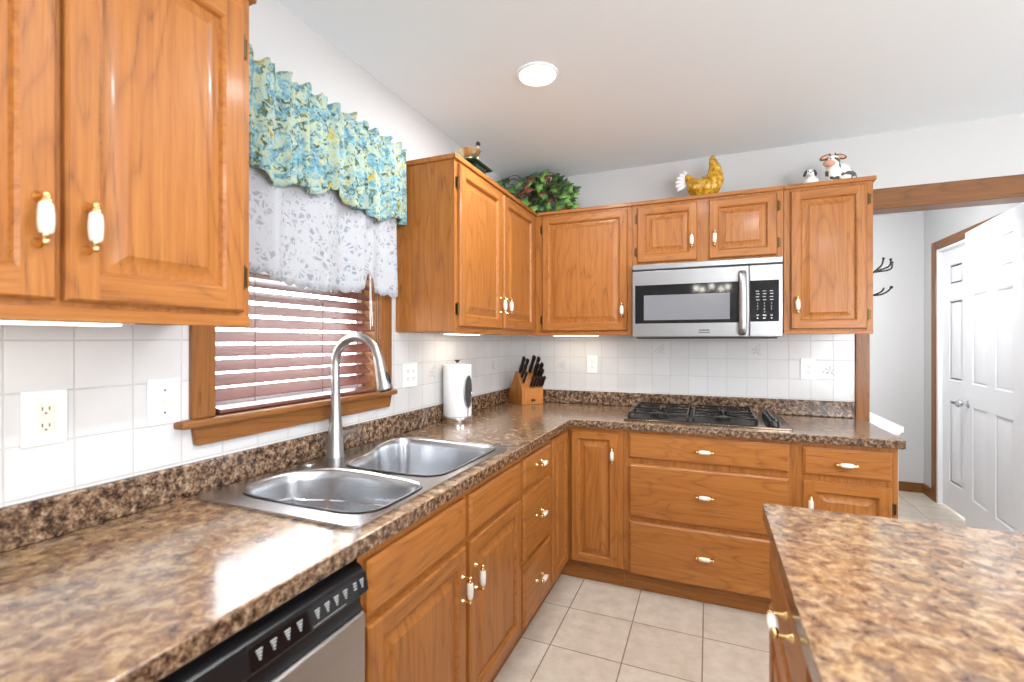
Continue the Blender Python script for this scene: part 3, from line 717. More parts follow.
# ------------------------------------------------------------------ sink
sk = thing('sink', (0.32, -1.88, CT), 'double-bowl stainless steel drop-in sink below the window', 'sink')
nearb = [(0.170, -2.262), (0.115, -2.225), (0.095, -2.160), (0.098, -2.080), (0.130, -2.025), (0.205, -1.975), (0.300, -1.962), (0.420, -1.972), (0.520, -1.985), (0.565, -2.010), (0.580, -2.060), (0.580, -2.190), (0.568, -2.235), (0.520, -2.266), (0.400, -2.272), (0.280, -2.271)]
farb = [(0.200, -1.905), (0.180, -1.860), (0.172, -1.790), (0.150, -1.710), (0.115, -1.640), (0.098, -1.570), (0.100, -1.500), (0.135, -1.458), (0.220, -1.447), (0.380, -1.449), (0.500, -1.455), (0.555, -1.480), (0.570, -1.540), (0.572, -1.700), (0.570, -1.850), (0.550, -1.905), (0.490, -1.930), (0.350, -1.932), (0.250, -1.928)]
def inset(poly, k):
    c = Vector((sum(p[0] for p in poly)/len(poly), sum(p[1] for p in poly)/len(poly))); out = []
    n = len(poly)
    for i in range(n):
        a, b = Vector(poly[i-1][:2]), Vector(poly[(i+1) % n][:2]); t = (b-a).normalized(); nn = Vector((t.y, -t.x)); p = Vector(poly[i][:2])
        if (c-p).dot(nn) < 0: nn = -nn
        out.append(p+nn*k)
    return out
nb = [(p.x, p.y) for p in catmull([(a, b, 0) for a, b in nearb], 4, True)]; fbw = [(p.x, p.y) for p in catmull([(a, b, 0) for a, b in farb], 4, True)]
ZR = CT+0.009
m = MB()
loops_slab([rrect(SX0, SX1, SY0, SY1, 0.035), nb, fbw], CT+0.0006, ZR, SINKM, m)
m.build('deck', sk, bevel=0.003, smooth=40)
def bowl(poly, depth, nm, drain):
    q = MB(); zz = lambda l, z: [(p[0], p[1], z) for p in l]
    prof = [(0.0, ZR+0.0015), (-0.006, ZR+0.003), (0.002, ZR+0.0025), (0.006, ZR-0.004), (0.010, ZR-0.03), (0.018, ZR-depth+0.04), (0.028, ZR-depth+0.012), (0.050, ZR-depth)]
    q.rings([zz(inset(poly, k), z) for k, z in prof], SINKM, False, False)
    base = inset(poly, 0.050); bm2 = [(p.x, p.y, ZR-depth) for p in base]
    rr_ = [bm2]+[[(p[0]+(drain[0]-p[0])*f, p[1]+(drain[1]-p[1])*f, ZR-depth-0.006*f) for p in bm2] for f in (0.45, 0.8)]
    q.rings(rr_, SINKM, False, True)
    bo = q.build(nm, sk, smooth=60, normals=False)
    q = MB(); q.lathe([(0.045, 0.0), (0.045, 0.003), (0.036, 0.003), (0.030, -0.001), (0.004, -0.001), (0.004, 0.006), (0.001, 0.007)], (drain[0], drain[1], ZR-depth-0.004), (0, 0, 1), CHROME, 24); q.build('drain', bo)
bowl(nb, 0.165, 'bowl', (0.33, -2.13)); bowl(fbw, 0.205, 'bowl', (0.34, -1.69))
m = MB(); m.lathe([(0.021, 0), (0.021, 0.003), (0.015, 0.006), (0.001, 0.0075)], (0.072, -1.955, ZR), (0, 0, 1), CHROME, 20); lab(m.build('hole_cover', sk), 'small round chrome hole cap')
# wire basin rack standing in the near bowl
gr = thing('sink_rack', (0.33, -2.13, 0.765), 'chrome wire rack standing in the near sink bowl', 'rack')
m = MB(); rim = []
RN = inset(nb, 0.052)
zb_ = ZR-0.158
for i, p in enumerate(RN):
    rim.append((p.x, p.y, zb_+0.088+0.014*math.sin(4*PI*i/len(RN)+0.6)))
m.tube(rim, 0.0030, CHROME, 6, closed=True); m.build('rim', gr)
m = MB()
low = [(p.x*1.0, p.y, zb_+0.006) for p in inset(nb, 0.060)]
m.tube(low, 0.0018, CHROME, 6, closed=True)
for i in range(0, len(rim), 4): m.tube([rim[i], low[i]], 0.0020, CHROME, 5)
for yy in (-2.21, -2.17, -2.13, -2.09, -2.05): m.tube([(0.17, yy, zb_+0.006), (0.51, yy, zb_+0.006)], 0.0015, CHROME, 5)
for xx in (0.22, 0.3, 0.38, 0.46): m.tube([(xx, -2.226, zb_+0.0085), (xx, -2.035, zb_+0.0085)], 0.0015, CHROME, 5)
m.build('wires', gr)
# faucet
fc = thing('faucet', (0.083, -1.838, ZR), 'tall brushed nickel gooseneck pull-down faucet behind the sink', 'faucet')
fx_, fy_ = 0.083, -1.838
m = MB(); m.lathe([(0.030, 0), (0.0305, 0.004), (0.029, 0.010), (0.027, 0.06), (0.0225, 0.13), (0.0182, 0.185), (0.0168, 0.225)], (fx_, fy_, ZR), (0, 0, 1), NICKEL, 28); m.build('base', fc, smooth=45)
m = MB(); pts = [(fx_, fy_, ZR+0.215), (fx_, fy_, 1.20), (fx_, fy_, 1.24)]
pts += [(fx_+0.098-0.098*math.cos(R(t)), fy_, 1.265+0.096*math.sin(R(t))) for t in range(0, 166, 5)]
m.tube(pts, 0.0160, NICKEL, 24); m.build('spout', fc, smooth=60)
hd = Vector((fx_+0.191, fy_, 1.296)); dv = Vector((0.030, 0, -0.115)).normalized()
m = MB(); m.lathe([(0.0162, 0), (0.0172, 0.008), (0.0182, 0.012), (0.0200, 0.05), (0.0240, 0.085), (0.0275, 0.112), (0.0278, 0.122), (0.022, 0.126)], hd, dv, NICKEL, 24)
sh = m.build('spray_head', fc, smooth=45)
m = MB(); m.lathe([(0.020, 0), (0.0205, 0.004), (0.002, 0.005)], hd+dv*0.1255, dv, BLACK, 20)
bt = hd+dv*0.088; pn = dv.cross(Vector((0, 1, 0))).normalized(); pn = pn if pn.x > 0 else -pn
m.blob(bt+pn*0.0225, (0.0065, 0.010, 0.026), BLACK, pn.to_track_quat('X', 'Z').to_matrix()); m.build('spray_button', sh)
m = MB(); m.lathe([(0.013, 0), (0.014, 0.012), (0.013, 0.026), (0.002, 0.028)], (fx_, fy_+0.022, 1.000), (0, 1, 0), NICKEL, 18)
m.tube(catmull([(fx_, fy_+0.044, 1.003), (fx_, fy_+0.075, 1.005), (fx_-0.002, fy_+0.135, 1.008)], 5), [0.0085]*3+[0.007]*3+[0.0062]*5, NICKEL, 12); lab(m.build('lever', fc, smooth=50), 'side lever handle')

# ------------------------------------------------------------------ cooktop
ck = thing('gas_cooktop', (1.32, -0.33, CT), 'black and steel gas cooktop set into the back counter', 'cooktop')
m = MB(); loops_slab([rrect(KX0, KX1, KY0, KY1, 0.012, 3)], CT+0.0006, CT+0.010, PANM, m); m.build('pan', ck, bevel=0.003)
m = MB(); m.box(0.935, 1.572, -0.560, -0.100, CT+0.0101, CT+0.013, BLACK); m.build('burner_tray', ck, bevel=0.001)
ZC = CT+0.013
for bx, by, br in ((1.095, -0.45, 0.040), (1.095, -0.215, 0.032), (1.415, -0.45, 0.032), (1.415, -0.215, 0.046)):
    m = MB(); m.lathe([(br+0.012, 0), (br+0.012, 0.004), (br, 0.006), (br, 0.013), (br*0.85, 0.017), (br*0.8, 0.020), (0.002, 0.021)], (bx, by, ZC), (0, 0, 1), IRON, 22); m.build('burner', ck)
for gx0, gx1 in ((0.945, 1.242), (1.272, 1.566)):
    m = MB(); zt = ZC+0.034
    def bar(x0, y0, x1, y1, h=0.009, w_=0.008):
        A = Vector((x0, y0, 0)); B = Vector((x1, y1, 0)); t = (B-A).normalized(); nn = Vector((-t.y, t.x, 0))*w_/2
        v = [A-nn, A+nn, B+nn, B-nn]; m.vfaces([p+Vector((0, 0, zt-h)) for p in v]+[p+Vector((0, 0, zt)) for p in v], [(3, 2, 1, 0), (4, 5, 6, 7), (0, 1, 5, 4), (1, 2, 6, 5), (2, 3, 7, 6), (3, 0, 4, 7)], IRON)
    y0, y1 = -0.552, -0.108; xm = (gx0+gx1)/2; ym = (y0+y1)/2
    for yy in (y0, ym, y1): bar(gx0, yy, gx1, yy)
    for xx in (gx0, gx1): bar(xx, y0, xx, y1)
    for by in ((y0+ym)/2, (ym+y1)/2):
        for ang in range(0, 360, 45):
            ca, sa = math.cos(R(ang)), math.sin(R(ang)); L = min((gx1-gx0)/2/abs(ca) if abs(ca) > .1 else 9, (ym-y0)/2/abs(sa) if abs(sa) > .1 else 9)
            bar(xm+ca*0.028, by+sa*0.028, xm+ca*L, by+sa*L, 0.008, 0.006)
    for xx in (gx0, gx1):
        for yy in (y0, ym, y1): m.box(xx-0.007, xx+0.007, yy-0.007, yy+0.007, ZC, zt-0.006, IRON)
    m.build('grate', ck, bevel=0.0015)
for i, yy in enumerate((-0.510, -0.440, -0.370, -0.300, -0.230)):
    m = MB(); xk = 1.645
    m.lathe([(0.030, 0), (0.030, 0.003), (0.026, 0.005), (0.0235, 0.024), (0.021, 0.028), (0.002, 0.029)], (xk, yy, CT+0.0101), (0, 0, 1), BLACK, 20)
    m.box(xk-0.005, xk+0.005, yy-0.022, yy+0.022, CT+0.036, CT+0.049, BLACK); m.box(xk-0.001, xk+0.001, yy+0.004, yy+0.018, CT+0.0491, CT+0.0495, MARK)
    m.build('knob', ck, bevel=0.001)

# ------------------------------------------------------------------ microwave
mw = thing('microwave', (1.32, -0.2, 1.366), 'stainless steel over-the-range microwave under the short wall cabinet', 'microwave')
MX0, MX1, MF = 0.937, 1.702, -0.375
m = MB(); m.box(MX0, MX1, MF, -TT-0.0005, 1.368, 1.787, STEEL); m.box(MX0+0.02, MX1-0.02, MF+0.02, -0.03, 1.360, 1.3679, DKGREY); m.build('body', mw, bevel=0.002)
fm = FB(MF)
m = MB(); m.box(MX0, MX1, 1.756, 1.787, 0.0002, 0.016, STEEL, fm); m.box(MX0, MX1, 1.749, 1.756, 0.0002, 0.010, DKGREY, fm); m.build('vent_grille', mw, bevel=0.003)
m = MB(); m.box(MX0, 1.545, 1.371, 1.749, 0.0002, 0.016, STEEL, fm); dr = m.build('door', mw, bevel=0.003)
m = MB(); m.box(0.954, 1.500, 1.447, 1.667, 0.0162, 0.0175, BGLASS, fm); wn = m.build('window', dr, bevel=0.0005); lab(wn, 'black glass with a grey mesh window')
m = MB(); m.box(1.003, 1.452, 1.466, 1.608, 0.0176, 0.0179, MESHG, fm); lab(m.build('mesh_screen', dr, smooth=0), 'grey mesh screen')
m = MB(); m.box(1.548, MX1, 1.371, 1.749, 0.0002, 0.016, STEEL, fm); cpn = m.build('control_panel', mw, bevel=0.003)
m = MB(); m.box(1.549, 1.684, 1.450, 1.667, 0.0162, 0.0175, BGLASS, fm); m.build('keypad_glass', cpn, bevel=0.0005)
m = MB()
cols = (1.585, 1.617, 1.650)
for r_, zz in enumerate((1.611, 1.597, 1.581, 1.565)):
    for c_ in cols: m.box(c_-0.009+0.002*(r_ % 2), c_+0.009-0.002*((r_+1) % 2), zz-0.003, zz+0.001, 0.0177, 0.0179, MARK, fm)
dg = ['123', '456', '789', ' 0 ']
for r_, row in enumerate(dg):
    for c_, ch in enumerate(row):
        if ch != ' ': m.text(ch, 0.013, fm, cols[c_], 1.545-r_*0.015, 0.0178, MARK)
for c_, ln in ((0, 0.010), (1, 0.017), (2, 0.010)):
    m.box(cols[c_]-ln/2, cols[c_]+ln/2, 1.480, 1.486, 0.0177, 0.0179, MARK, fm); m.box(cols[c_]-ln/3, cols[c_]+ln/3, 1.464, 1.471, 0.0177, 0.0179, MARK, fm)
m.build('keypad_marks', cpn, smooth=0, normals=False)
m = MB()
pts = [(1.512, 1.715, 0.018), (1.512, 1.705, 0.046), (1.512, 1.64, 0.056), (1.512, 1.55, 0.058), (1.512, 1.46, 0.056), (1.512, 1.395, 0.046), (1.512, 1.385, 0.018)]
cc = catmull([fm(*p) for p in pts], 5)
secs = []
for i, p in enumerate(cc):
    a = cc[max(i-1, 0)]; b = cc[min(i+1, len(cc)-1)]; t = (b-a).normalized(); sx = Vector((1, 0, 0)); sn = t.cross(sx).normalized()
    secs.append([p+sx*(0.019*math.cos(2*PI*k/14))+sn*(0.010*math.sin(2*PI*k/14)) for k in range(14)])
m.rings(secs, STEEL); m.build('handle', dr, smooth=60)
m = MB(); m.box(1.292, 1.356, 1.391, 1.417, 0.0162, 0.019, STEEL, fm)
for i in range(8): m.box(1.299+i*0.0065, 1.3035+i*0.0065, 1.402, 1.411, 0.0190, 0.0193, DKGREY, fm)
m.box(1.294, 1.354, 1.392, 1.396, 0.0190, 0.0193, DKGREY, fm); lab(m.build('badge', dr, bevel=0.0005), 'small silver maker badge')

# ------------------------------------------------------------------ outlets, switch and decorative tiles
def plate(fr, u0, u1, v0, v1, label, kind, w0=TT, cat='outlet', pm=WPLAS, im=CREAM):
    o = thing('wall_outlet' if kind != 'switch' else 'light_switch', fr((u0+u1)/2, v0, w0), label, cat)
    q = MB(); q.box(u0, u1, v0, v1, w0+0.0002, w0+0.006, pm, fr); q.build('cover_plate', o, bevel=0.003)
    uc, vc = (u0+u1)/2, (v0+v1)/2; q = MB()
    if kind == 'switch':
        q.box(uc-0.005, uc+0.005, vc-0.012, vc+0.012, w0+0.006, w0+0.0075, im, fr); q.box(uc-0.004, uc+0.004, vc, vc+0.009, w0+0.0075, w0+0.014, im, fr)
        for s_ in (-1, 1): q.box(uc-0.003, uc+0.003, vc+s_*0.030-0.003, vc+s_*0.030+0.003, w0+0.006, w0+0.0066, DARK, fr)
        q.build('toggle', o, bevel=0.001)
    else:
        hw = 0.0165
        if kind == 'double': cs = (uc-0.023, uc+0.023)
        else: cs = (uc,)
        for c_ in cs:
            q.box(c_-hw, c_+hw, vc-0.034, vc+0.034, w0+0.006, w0+0.0078, im, fr)
        for c_ in cs:
            for s_ in (-1, 1):
                for du in (-0.006, 0.006): q.box(c_+du-0.0013, c_+du+0.0013, vc+s_*0.018-0.002, vc+s_*0.018+0.006, w0+0.0079, w0+0.0082, DARK, fr)
                q.box(c_-0.0022, c_+0.0022, vc+s_*0.018-0.010, vc+s_*0.018-0.0055, w0+0.0079, w0+0.0082, DARK, fr)
        q.build('receptacle', o)
    return o
f0, f1 = FX(0), FB(0)
plate(f0, -2.667, -2.588, 1.120, 1.240, 'white plate with an ivory outlet under the near left cabinet', 'single')
plate(f0, -2.424, -2.342, 1.126, 1.247, 'white toggle switch plate left of the window casing', 'switch', cat='switch')
plate(f0, -1.325, -1.205, 1.124, 1.242, 'wide double outlet plate beside the window, behind the faucet head', 'double', im=WPLAS)
plate(f1, 0.578, 0.652, 1.130, 1.250, 'outlet plate on the back tiles right of the knife block', 'single', im=WPLAS)
plate(f1, 1.838, 1.919, 1.122, 1.248, 'outlet plate on the back tiles under the right wall cabinet', 'single', im=WPLAS)
DEC = simple('grey_relief_glaze', srgb(196, 198, 200), 0.2, 0, 0.08, 30)
def relief(fr, u, v, parent):
    q = MB(); Rm = Matrix((fr.U, fr.V, fr.W)).transposed()
    for k_ in range(5):
        a = R(72*k_+15); q.blob(fr(u+0.017*math.cos(a), v+0.017*math.sin(a), TT), (0.0095, 0.006, 0.0022), DEC, Rm @ Matrix.Rotation(a, 3, 'Z'), 10)
    q.blob(fr(u, v, TT), (0.006, 0.006, 0.0025), DEC, Rm, 10)
    for a in (R(60), R(200), R(310)):
        q.blob(fr(u+0.034*math.cos(a), v+0.032*math.sin(a), TT), (0.010, 0.004, 0.0018), DEC, Rm @ Matrix.Rotation(a+0.6, 3, 'Z'), 10)
    return lab(q.build('floral_relief', parent), 'grey raised flower motif')
relief(f0, -1.06, 1.180, tl); relief(f0, -0.30, 1.180, tl)
for u, v in ((0.40, 1.18), (1.060, 1.292), (1.61, 1.292), (1.985, 1.180)): relief(f1, u, v, tb)

# ------------------------------------------------------------------ paper towels, knife block
ph = thing('paper_towel_holder', (0.088, -0.90, CT), 'chrome paper towel holder near the corner, with tension arm', 'paper towel holder')
px, py = 0.092, -0.945
m = MB(); m.lathe([(0.082, 0), (0.084, 0.003), (0.084, 0.027), (0.079, 0.031), (0.002, 0.032)], (px, py, CT+0.0003), (0, 0, 1), CHROME, 36); m.build('base', ph, smooth=40)
m = MB(); m.lathe([(0.006, 0), (0.006, 0.290)], (px, py, CT+0.024), (0, 0, 1), CHROME, 12); m.lathe([(0.004, 0), (0.006, 0.004), (0.005, 0.008), (0.016, 0.020), (0.016, 0.023), (0.002, 0.020)], (px, py, CT+0.309), (0, 0, 1), BLACK, 16); m.build('post', ph)
m = MB(); ang = R(-18); rad = 0.083
def ap(t, dr_=0): # arm outline on the side of the roll
    a = ang+0.30*math.cos(t); return Vector((px+(rad+dr_)*math.cos(a), py+(rad+dr_)*math.sin(a), CT+0.165+0.085*math.sin(t)))
N_ = 28; o_ = [ap(2*PI*i/N_) for i in range(N_)]; i_ = [ap(2*PI*i/N_, 0.004) for i in range(N_)]
cen0 = Vector((px+rad*math.cos(ang), py+rad*math.sin(ang), CT+0.165))
m.rings([o_, i_], DKGREY, False, False)
for i in range(N_):
    m.face([i_[i], i_[(i+1) % N_], cen0+Vector((0.005*math.cos(ang), 0.005*math.sin(ang), 0))], DKGREY)
m.tube([p for p in i_], 0.0028, CHROME, 6, closed=True)
m.tube([ap(-PI/2), (px+0.080*math.cos(ang), py+0.080*math.sin(ang), CT+0.02)], 0.0035, CHROME, 8)
lab(m.build('tension_arm', ph, smooth=50), 'grey oval tension arm')
pr = MB(); pr.lathe([(0.020, 0), (0.074, 0), (0.076, 0.003), (0.076, 0.269), (0.074, 0.272), (0.020, 0.272)], (px, py, CT+0.0335), (0, 0, 1), PAPER, 40)
tag(pr.build('paper_towel_roll', None, smooth=50), 'white roll of paper towels on the chrome holder', 'paper towel roll')

kb_ = thing('knife_block', (0.16, -0.10, CT), 'light wood knife block full of black-handled knives in the corner', 'knife block')
FLp = Vector((0.185, -0.225, CT+0.0005)); FRp = Vector((0.292, -0.095, CT+0.0005))
wd = (FRp-FLp).normalized(); BW = (FRp-FLp).length; bk = Vector((-wd.y, wd.x, 0)); bk = bk if bk.x < 0 else -bk
kf = Fr(FLp, bk, (0, 0, 1), wd)
prof = [(0, 0), (0, 0.100), (0.075, 0.222), (0.098, 0.222), (0.205, 0.055), (0.205, 0.0)]
m = MB(); m.prism(prof, kf, 0, BW, BLOCKW); kbo = m.build('block', kb_, bevel=0.003)
m = MB(); m.prism([(-0.0005, 0.02), (-0.0005, 0.036), (-0.001, 0.036), (-0.001, 0.02)], kf, BW*0.42, BW*0.62, HANDLE); lab(m.build('emblem', kbo, smooth=0), 'small dark burned-in emblem')
kd = (kf.U*(-0.52)+Vector((0, 0, 0.854))).normalized()
face_u = (kf.U*0.075+Vector((0, 0, 0.122))).normalized()
def knife(s, wq, L, rad_, label, steelL=0.012):
    p = kf(0, 0.100, 0)+face_u*s+kf.W*(wq*BW)
    o = thing('kitchen_knife', p, label, 'knife', 'knives in the wooden block')
    side = kf.W; n2 = kd.cross(side).normalized()
    def sec(h, a, b): return [p+kd*h+side*(a*math.cos(2*PI*k/12))+n2*(b*math.sin(2*PI*k/12)) for k in range(12)]
    q = MB(); q.rings([sec(-0.03, 0.0012, rad_*0.9), sec(0.002, 0.0012, rad_*0.9), sec(0.003, rad_*0.55, rad_*0.95), sec(steelL, rad_*0.6, rad_*0.95)], STEEL); lab(q.build('bolster', o), 'steel bolster')
    q = MB(); q.rings([sec(steelL, rad_*0.6, rad_*0.95), sec(L*0.35, rad_*0.72, rad_*1.12), sec(L*0.6, rad_*0.62, rad_*0.92), sec(L*0.86, rad_*0.72, rad_*1.25), sec(L*0.97, rad_*0.6, rad_*1.15), sec(L, rad_*0.3, rad_*0.6)], HANDLE); q.build('handle', o, smooth=50)
rows_ = [(0.128, 'back row', [(0.10, 0.115, 0.0125), (0.30, 0.100, 0.0115), (0.56, 0.122, 0.0130), (0.80, 0.112, 0.0125)]),
         (0.090, 'middle row', [(0.12, 0.098, 0.0105), (0.72, 0.105, 0.0120), (0.90, 0.105, 0.0120)]),
         (0.050, 'row second from the front', [(0.14, 0.080, 0.0095), (0.86, 0.100, 0.0115)]),
         (0.018, 'front row', [(0.42, 0.072, 0.0090), (0.56, 0.074, 0.0090), (0.70, 0.074, 0.0090), (0.84, 0.076, 0.0090), (0.95, 0.076, 0.0090)])]
names_ = {1: ['only'], 2: ['left', 'right'], 3: ['leftmost', 'middle', 'rightmost'], 4: ['leftmost', 'second', 'third', 'rightmost'], 5: ['leftmost', 'second', 'third', 'fourth', 'rightmost']}
for s, rn, ks in rows_:
    for (wq, L, rd), pn_ in zip(ks, names_[len(ks)]):
        knife(s, wq, L*1.18, rd*1.25, 'black-handled knife in the wooden block, %s of the %s' % (pn_, rn))

# ------------------------------------------------------------------ things on top of the wall cabinets
# ivy
pv = thing('potted_ivy', (0.30, -0.20, UT), 'trailing green and reddish ivy plant on top of the corner cabinets', 'plant')
m = MB(); m.lathe([(0.045, 0), (0.060, 0.06), (0.065, 0.068), (0.061, 0.068), (0.055, 0.055), (0.002, 0.055)], (0.24, -0.14, UT+0.0003), (0, 0, 1), GREENI, 24); m.build('pot', pv)
lf = MB(); st = MB()
shape = [(0, 0), (0.30, -0.16), (0.62, -0.05), (0.42, 0.20), (0.52, 0.52), (0.24, 0.50), (0, 1.0), (-0.24, 0.50), (-0.52, 0.52), (-0.42, 0.20), (-0.62, -0.05), (-0.30, -0.16)]
rnd = random.Random(11)
def leaf(p, dirv, nrm, size, mat):
    t = Vector(dirv).normalized(); n_ = Vector(nrm); n_ = (n_-t*n_.dot(t)); n_ = n_.normalized() if n_.length > 1e-4 else t.orthogonal().normalized(); b = t.cross(n_)
    P = [p+(b*u*size*0.85)+(t*v*size)-n_*(abs(u)*size*0.22)-n_*(v*v*size*0.18) for u, v in shape]
    c_ = p+t*size*0.3+n_*0.002
    lf.vfaces(P+[c_], [(i, (i+1) % 12, 12) for i in range(12)], mat)
NL = 105
for i in range(NL):
    f = rnd.random()
    x = 0.07+0.46*rnd.random(); y = -0.07-0.24*rnd.random()
    zmax = 0.10+0.19*math.exp(-((x-0.34)/0.14)**2)+0.07*math.exp(-((x-0.12)/0.08)**2)
    z = UT+0.035+zmax*rnd.random()**0.8
    p = Vector((x, y, min(z, CEIL-0.06)))
    dr_ = Vector((rnd.uniform(-1, 1), rnd.uniform(-1.1, 0.5), rnd.uniform(-0.9, 0.35)))
    nm = Vector((rnd.uniform(-0.6, 0.8), -1.0, rnd.uniform(-0.1, 1.0)))
    r_ = rnd.random(); mt = LEAFR if r_ < 0.13 else (LEAFD if r_ < 0.58 else LEAF)
    leaf(p, dr_, nm, rnd.uniform(0.062, 0.098), mt)
    if i % 2 == 0:
        st.tube(catmull([(0.24+rnd.uniform(-.03, .03), -0.14, UT+0.056), ((0.27+p.x)/2, (p.y-0.19)/2, min((UT+0.18+p.z)/2+0.02, CEIL-0.03)), p], 4), 0.0018, STEM, 5)
for (x, y, z) in ((0.25, -0.30, 2.215), (0.30, -0.31, 2.225), (0.35, -0.30, 2.22), (0.20, -0.30, 2.25), (0.03, -0.28, 2.40), (0.06, -0.22, 2.46), (0.555, -0.22, 2.235), (0.545, -0.24, 2.30), (0.555, -0.2, 2.35), (0.41, -0.2, 2.45), (0.04, -0.25, 2.44), (0.10, -0.30, 2.42)):
    p = Vector((x, y, z)); leaf(p, (rnd.uniform(-.3, .6), -.3, -.5), (0.1, -1, 0.5), 0.065, LEAFD if rnd.random() < .5 else LEAF)
    st.tube(catmull([(0.24, -0.14, UT+0.056), ((0.27+x)/2, -0.2, z), p], 4), 0.0018, STEM, 5)
fo = lf.build('foliage', pv, smooth=30, normals=False); so = fo.modifiers.new('thick', 'SOLIDIFY'); so.thickness = 0.0006
st.build('stems', pv)
# kitchen scale with a brass pan
sk_ = thing('kitchen_scale', (0.19, -1.02, UT), 'dark green kitchen scale with a brass pan, on the corner cabinet', 'scale')
m = MB(); sx_, sy_ = 0.20, -0.95
m.rings([[(sx_+a*wx, sy_+b*wy, UT+h) for a, b in ((-1, -1), (1, -1), (1, 1), (-1, 1))] for wx, wy, h in ((0.060, 0.090, 0.0004), (0.060, 0.090, 0.010), (0.050, 0.075, 0.020), (0.036, 0.055, 0.080), (0.040, 0.062, 0.096), (0.055, 0.105, 0.100), (0.055, 0.105, 0.109), (0.03, 0.05, 0.113))], GREENI); m.build('stand', sk_, bevel=0.002)
m = MB(); m.lathe([(0.026, 0), (0.032, 0.003), (0.028, 0.008), (0.044, 0.024), (0.056, 0.042), (0.060, 0.047), (0.055, 0.044), (0.040, 0.022), (0.022, 0.010), (0.002, 0.009)], (sx_, sy_-0.058, UT+0.1135), (0, 0, 1), BRASSB, 32); lab(m.build('pan', sk_, smooth=50), 'round brass pan')
m = MB(); m.tube([(sx_, sy_+0.03, UT+0.11), (sx_, sy_+0.036, UT+0.225)], 0.006, BRASSB, 10); m.blob((sx_, sy_+0.037, UT+0.236), (0.013, 0.013, 0.013), BLACK); m.build('finial', sk_)
# ceramic hen
hn = thing('hen_figurine', (1.33, -0.19, UT), 'mottled yellow ceramic hen with a pale tail above the microwave', 'figurine')
hy = -0.19
path = catmull([(1.222, hy, 2.345), (1.242, hy, 2.305), (1.282, hy, 2.258), (1.338, hy, 2.250), (1.374, hy, 2.290), (1.380, hy, 2.345), (1.372, hy, 2.390), (1.366, hy, 2.414), (1.363, hy, 2.430)], 5)
rad_ = [0.006, 0.026, 0.056, 0.070, 0.056, 0.036, 0.024, 0.016, 0.003]
rr = []
for i in range(len(path)):
    q = i/(len(path)-1)*(len(rad_)-1); k_ = min(int(q), len(rad_)-2); t = q-k_; t = t*t*(3-2*t); rr.append(rad_[k_]*(1-t)+rad_[k_+1]*t)
m = MB(); m.tube(path, rr, HENM, 20); m.lathe([(0.048, 0), (0.055, 0.012), (0.04, 0.04)], (1.335, hy, UT+0.0004), (0, 0, 1), HENM, 20); m.build('body', hn, smooth=80)
m = MB()
for k_ in range(6):
    a = R(112+k_*20); c_ = Vector((1.240, hy, 2.290)); e_ = c_+Vector((math.cos(a), 0, math.sin(a)))*0.052
    m.blob(e_, (0.028, 0.010, 0.012), WHITEG, Matrix.Rotation(-a, 3, 'Y'), 10)
lab(m.build('tail', hn), 'white fanned tail')
m = MB(); m.lathe([(0.008, 0), (0.001, 0.018)], (1.378, hy-0.012, 2.396), (0.8, -0.5, -0.1), BROWN, 10); m.blob((1.367, hy, 2.424), (0.010, 0.006, 0.010), BROWN, None, 10); m.build('comb_and_beak', hn)
# cow and dog
def remesh(o, v=0.004):
    r_ = o.modifiers.new('remesh', 'REMESH'); r_.mode = 'VOXEL'; r_.voxel_size = v; r_.use_smooth_shade = True
    s_ = o.modifiers.new('smooth', 'SMOOTH'); s_.factor = 0.5; s_.iterations = 3
cw = thing('cow_figurine', (1.98, -0.19, UT), 'white and dark patched ceramic cow lying above the right wall cabinet', 'figurine')
cy_ = -0.20; z0 = UT+0.0005
m = MB()
m.blob((1.992, cy_+0.01, z0+0.062), (0.056, 0.048, 0.060), COWM); m.blob((1.962, cy_-0.005, z0+0.076), (0.040, 0.042, 0.056), COWM)
m.blob((1.953, cy_-0.022, z0+0.124), (0.036, 0.032, 0.036), COWM); m.blob((2.022, cy_-0.02, z0+0.035), (0.034, 0.030, 0.034), COWM)
for dx, dy in ((-0.065, -0.028), (-0.035, -0.045), (0.045, -0.045), (0.075, -0.02)): m.blob((1.980+dx*0.85, cy_+dy, z0+0.014), (0.024, 0.018, 0.0145), COWM)
remesh(m.build('body', cw, smooth=80))
m = MB(); m.blob((1.933, cy_-0.050, z0+0.110), (0.028, 0.020, 0.018), PINK); lab(m.build('muzzle', cw), 'pink muzzle')
for s_, ex, ez in ((-1, 1.920, 0.153), (1, 1.991, 0.148)):
    m = MB(); m.blob((ex, cy_-0.022, z0+ez), (0.028, 0.010, 0.014), BROWN, Matrix.Rotation(R(20*s_), 3, 'Y')); m.blob((ex, cy_-0.029, z0+ez-0.001), (0.018, 0.006, 0.008), PINK, Matrix.Rotation(R(20*s_), 3, 'Y')); lab(m.build('ear', cw), 'brown ear')
for xx in (1.946, 1.964):
    m = MB(); m.lathe([(0.006, 0), (0.005, 0.012), (0.001, 0.022)], (xx, cy_-0.018, z0+0.154), (-0.25 if xx < 1.955 else 0.25, 0, 1), BROWN, 8); m.build('horn', cw)
m = MB(); m.tube(catmull([(2.044, cy_, z0+0.07), (2.056, cy_-0.01, z0+0.05), (2.058, cy_-0.012, z0+0.02)], 5), 0.005, DKGREY, 8); m.build('tail', cw)
m = MB()
for xx in (1.939, 1.959): m.blob((xx, cy_-0.054, z0+0.134), (0.0035, 0.003, 0.005), BLACK, None, 8)
m.build('eyes', cw)
dg_ = thing('dog_figurine', (1.868, -0.2, UT), 'small white ceramic dog with dark ears, left of the cow', 'figurine')
m = MB(); dx0 = 1.852
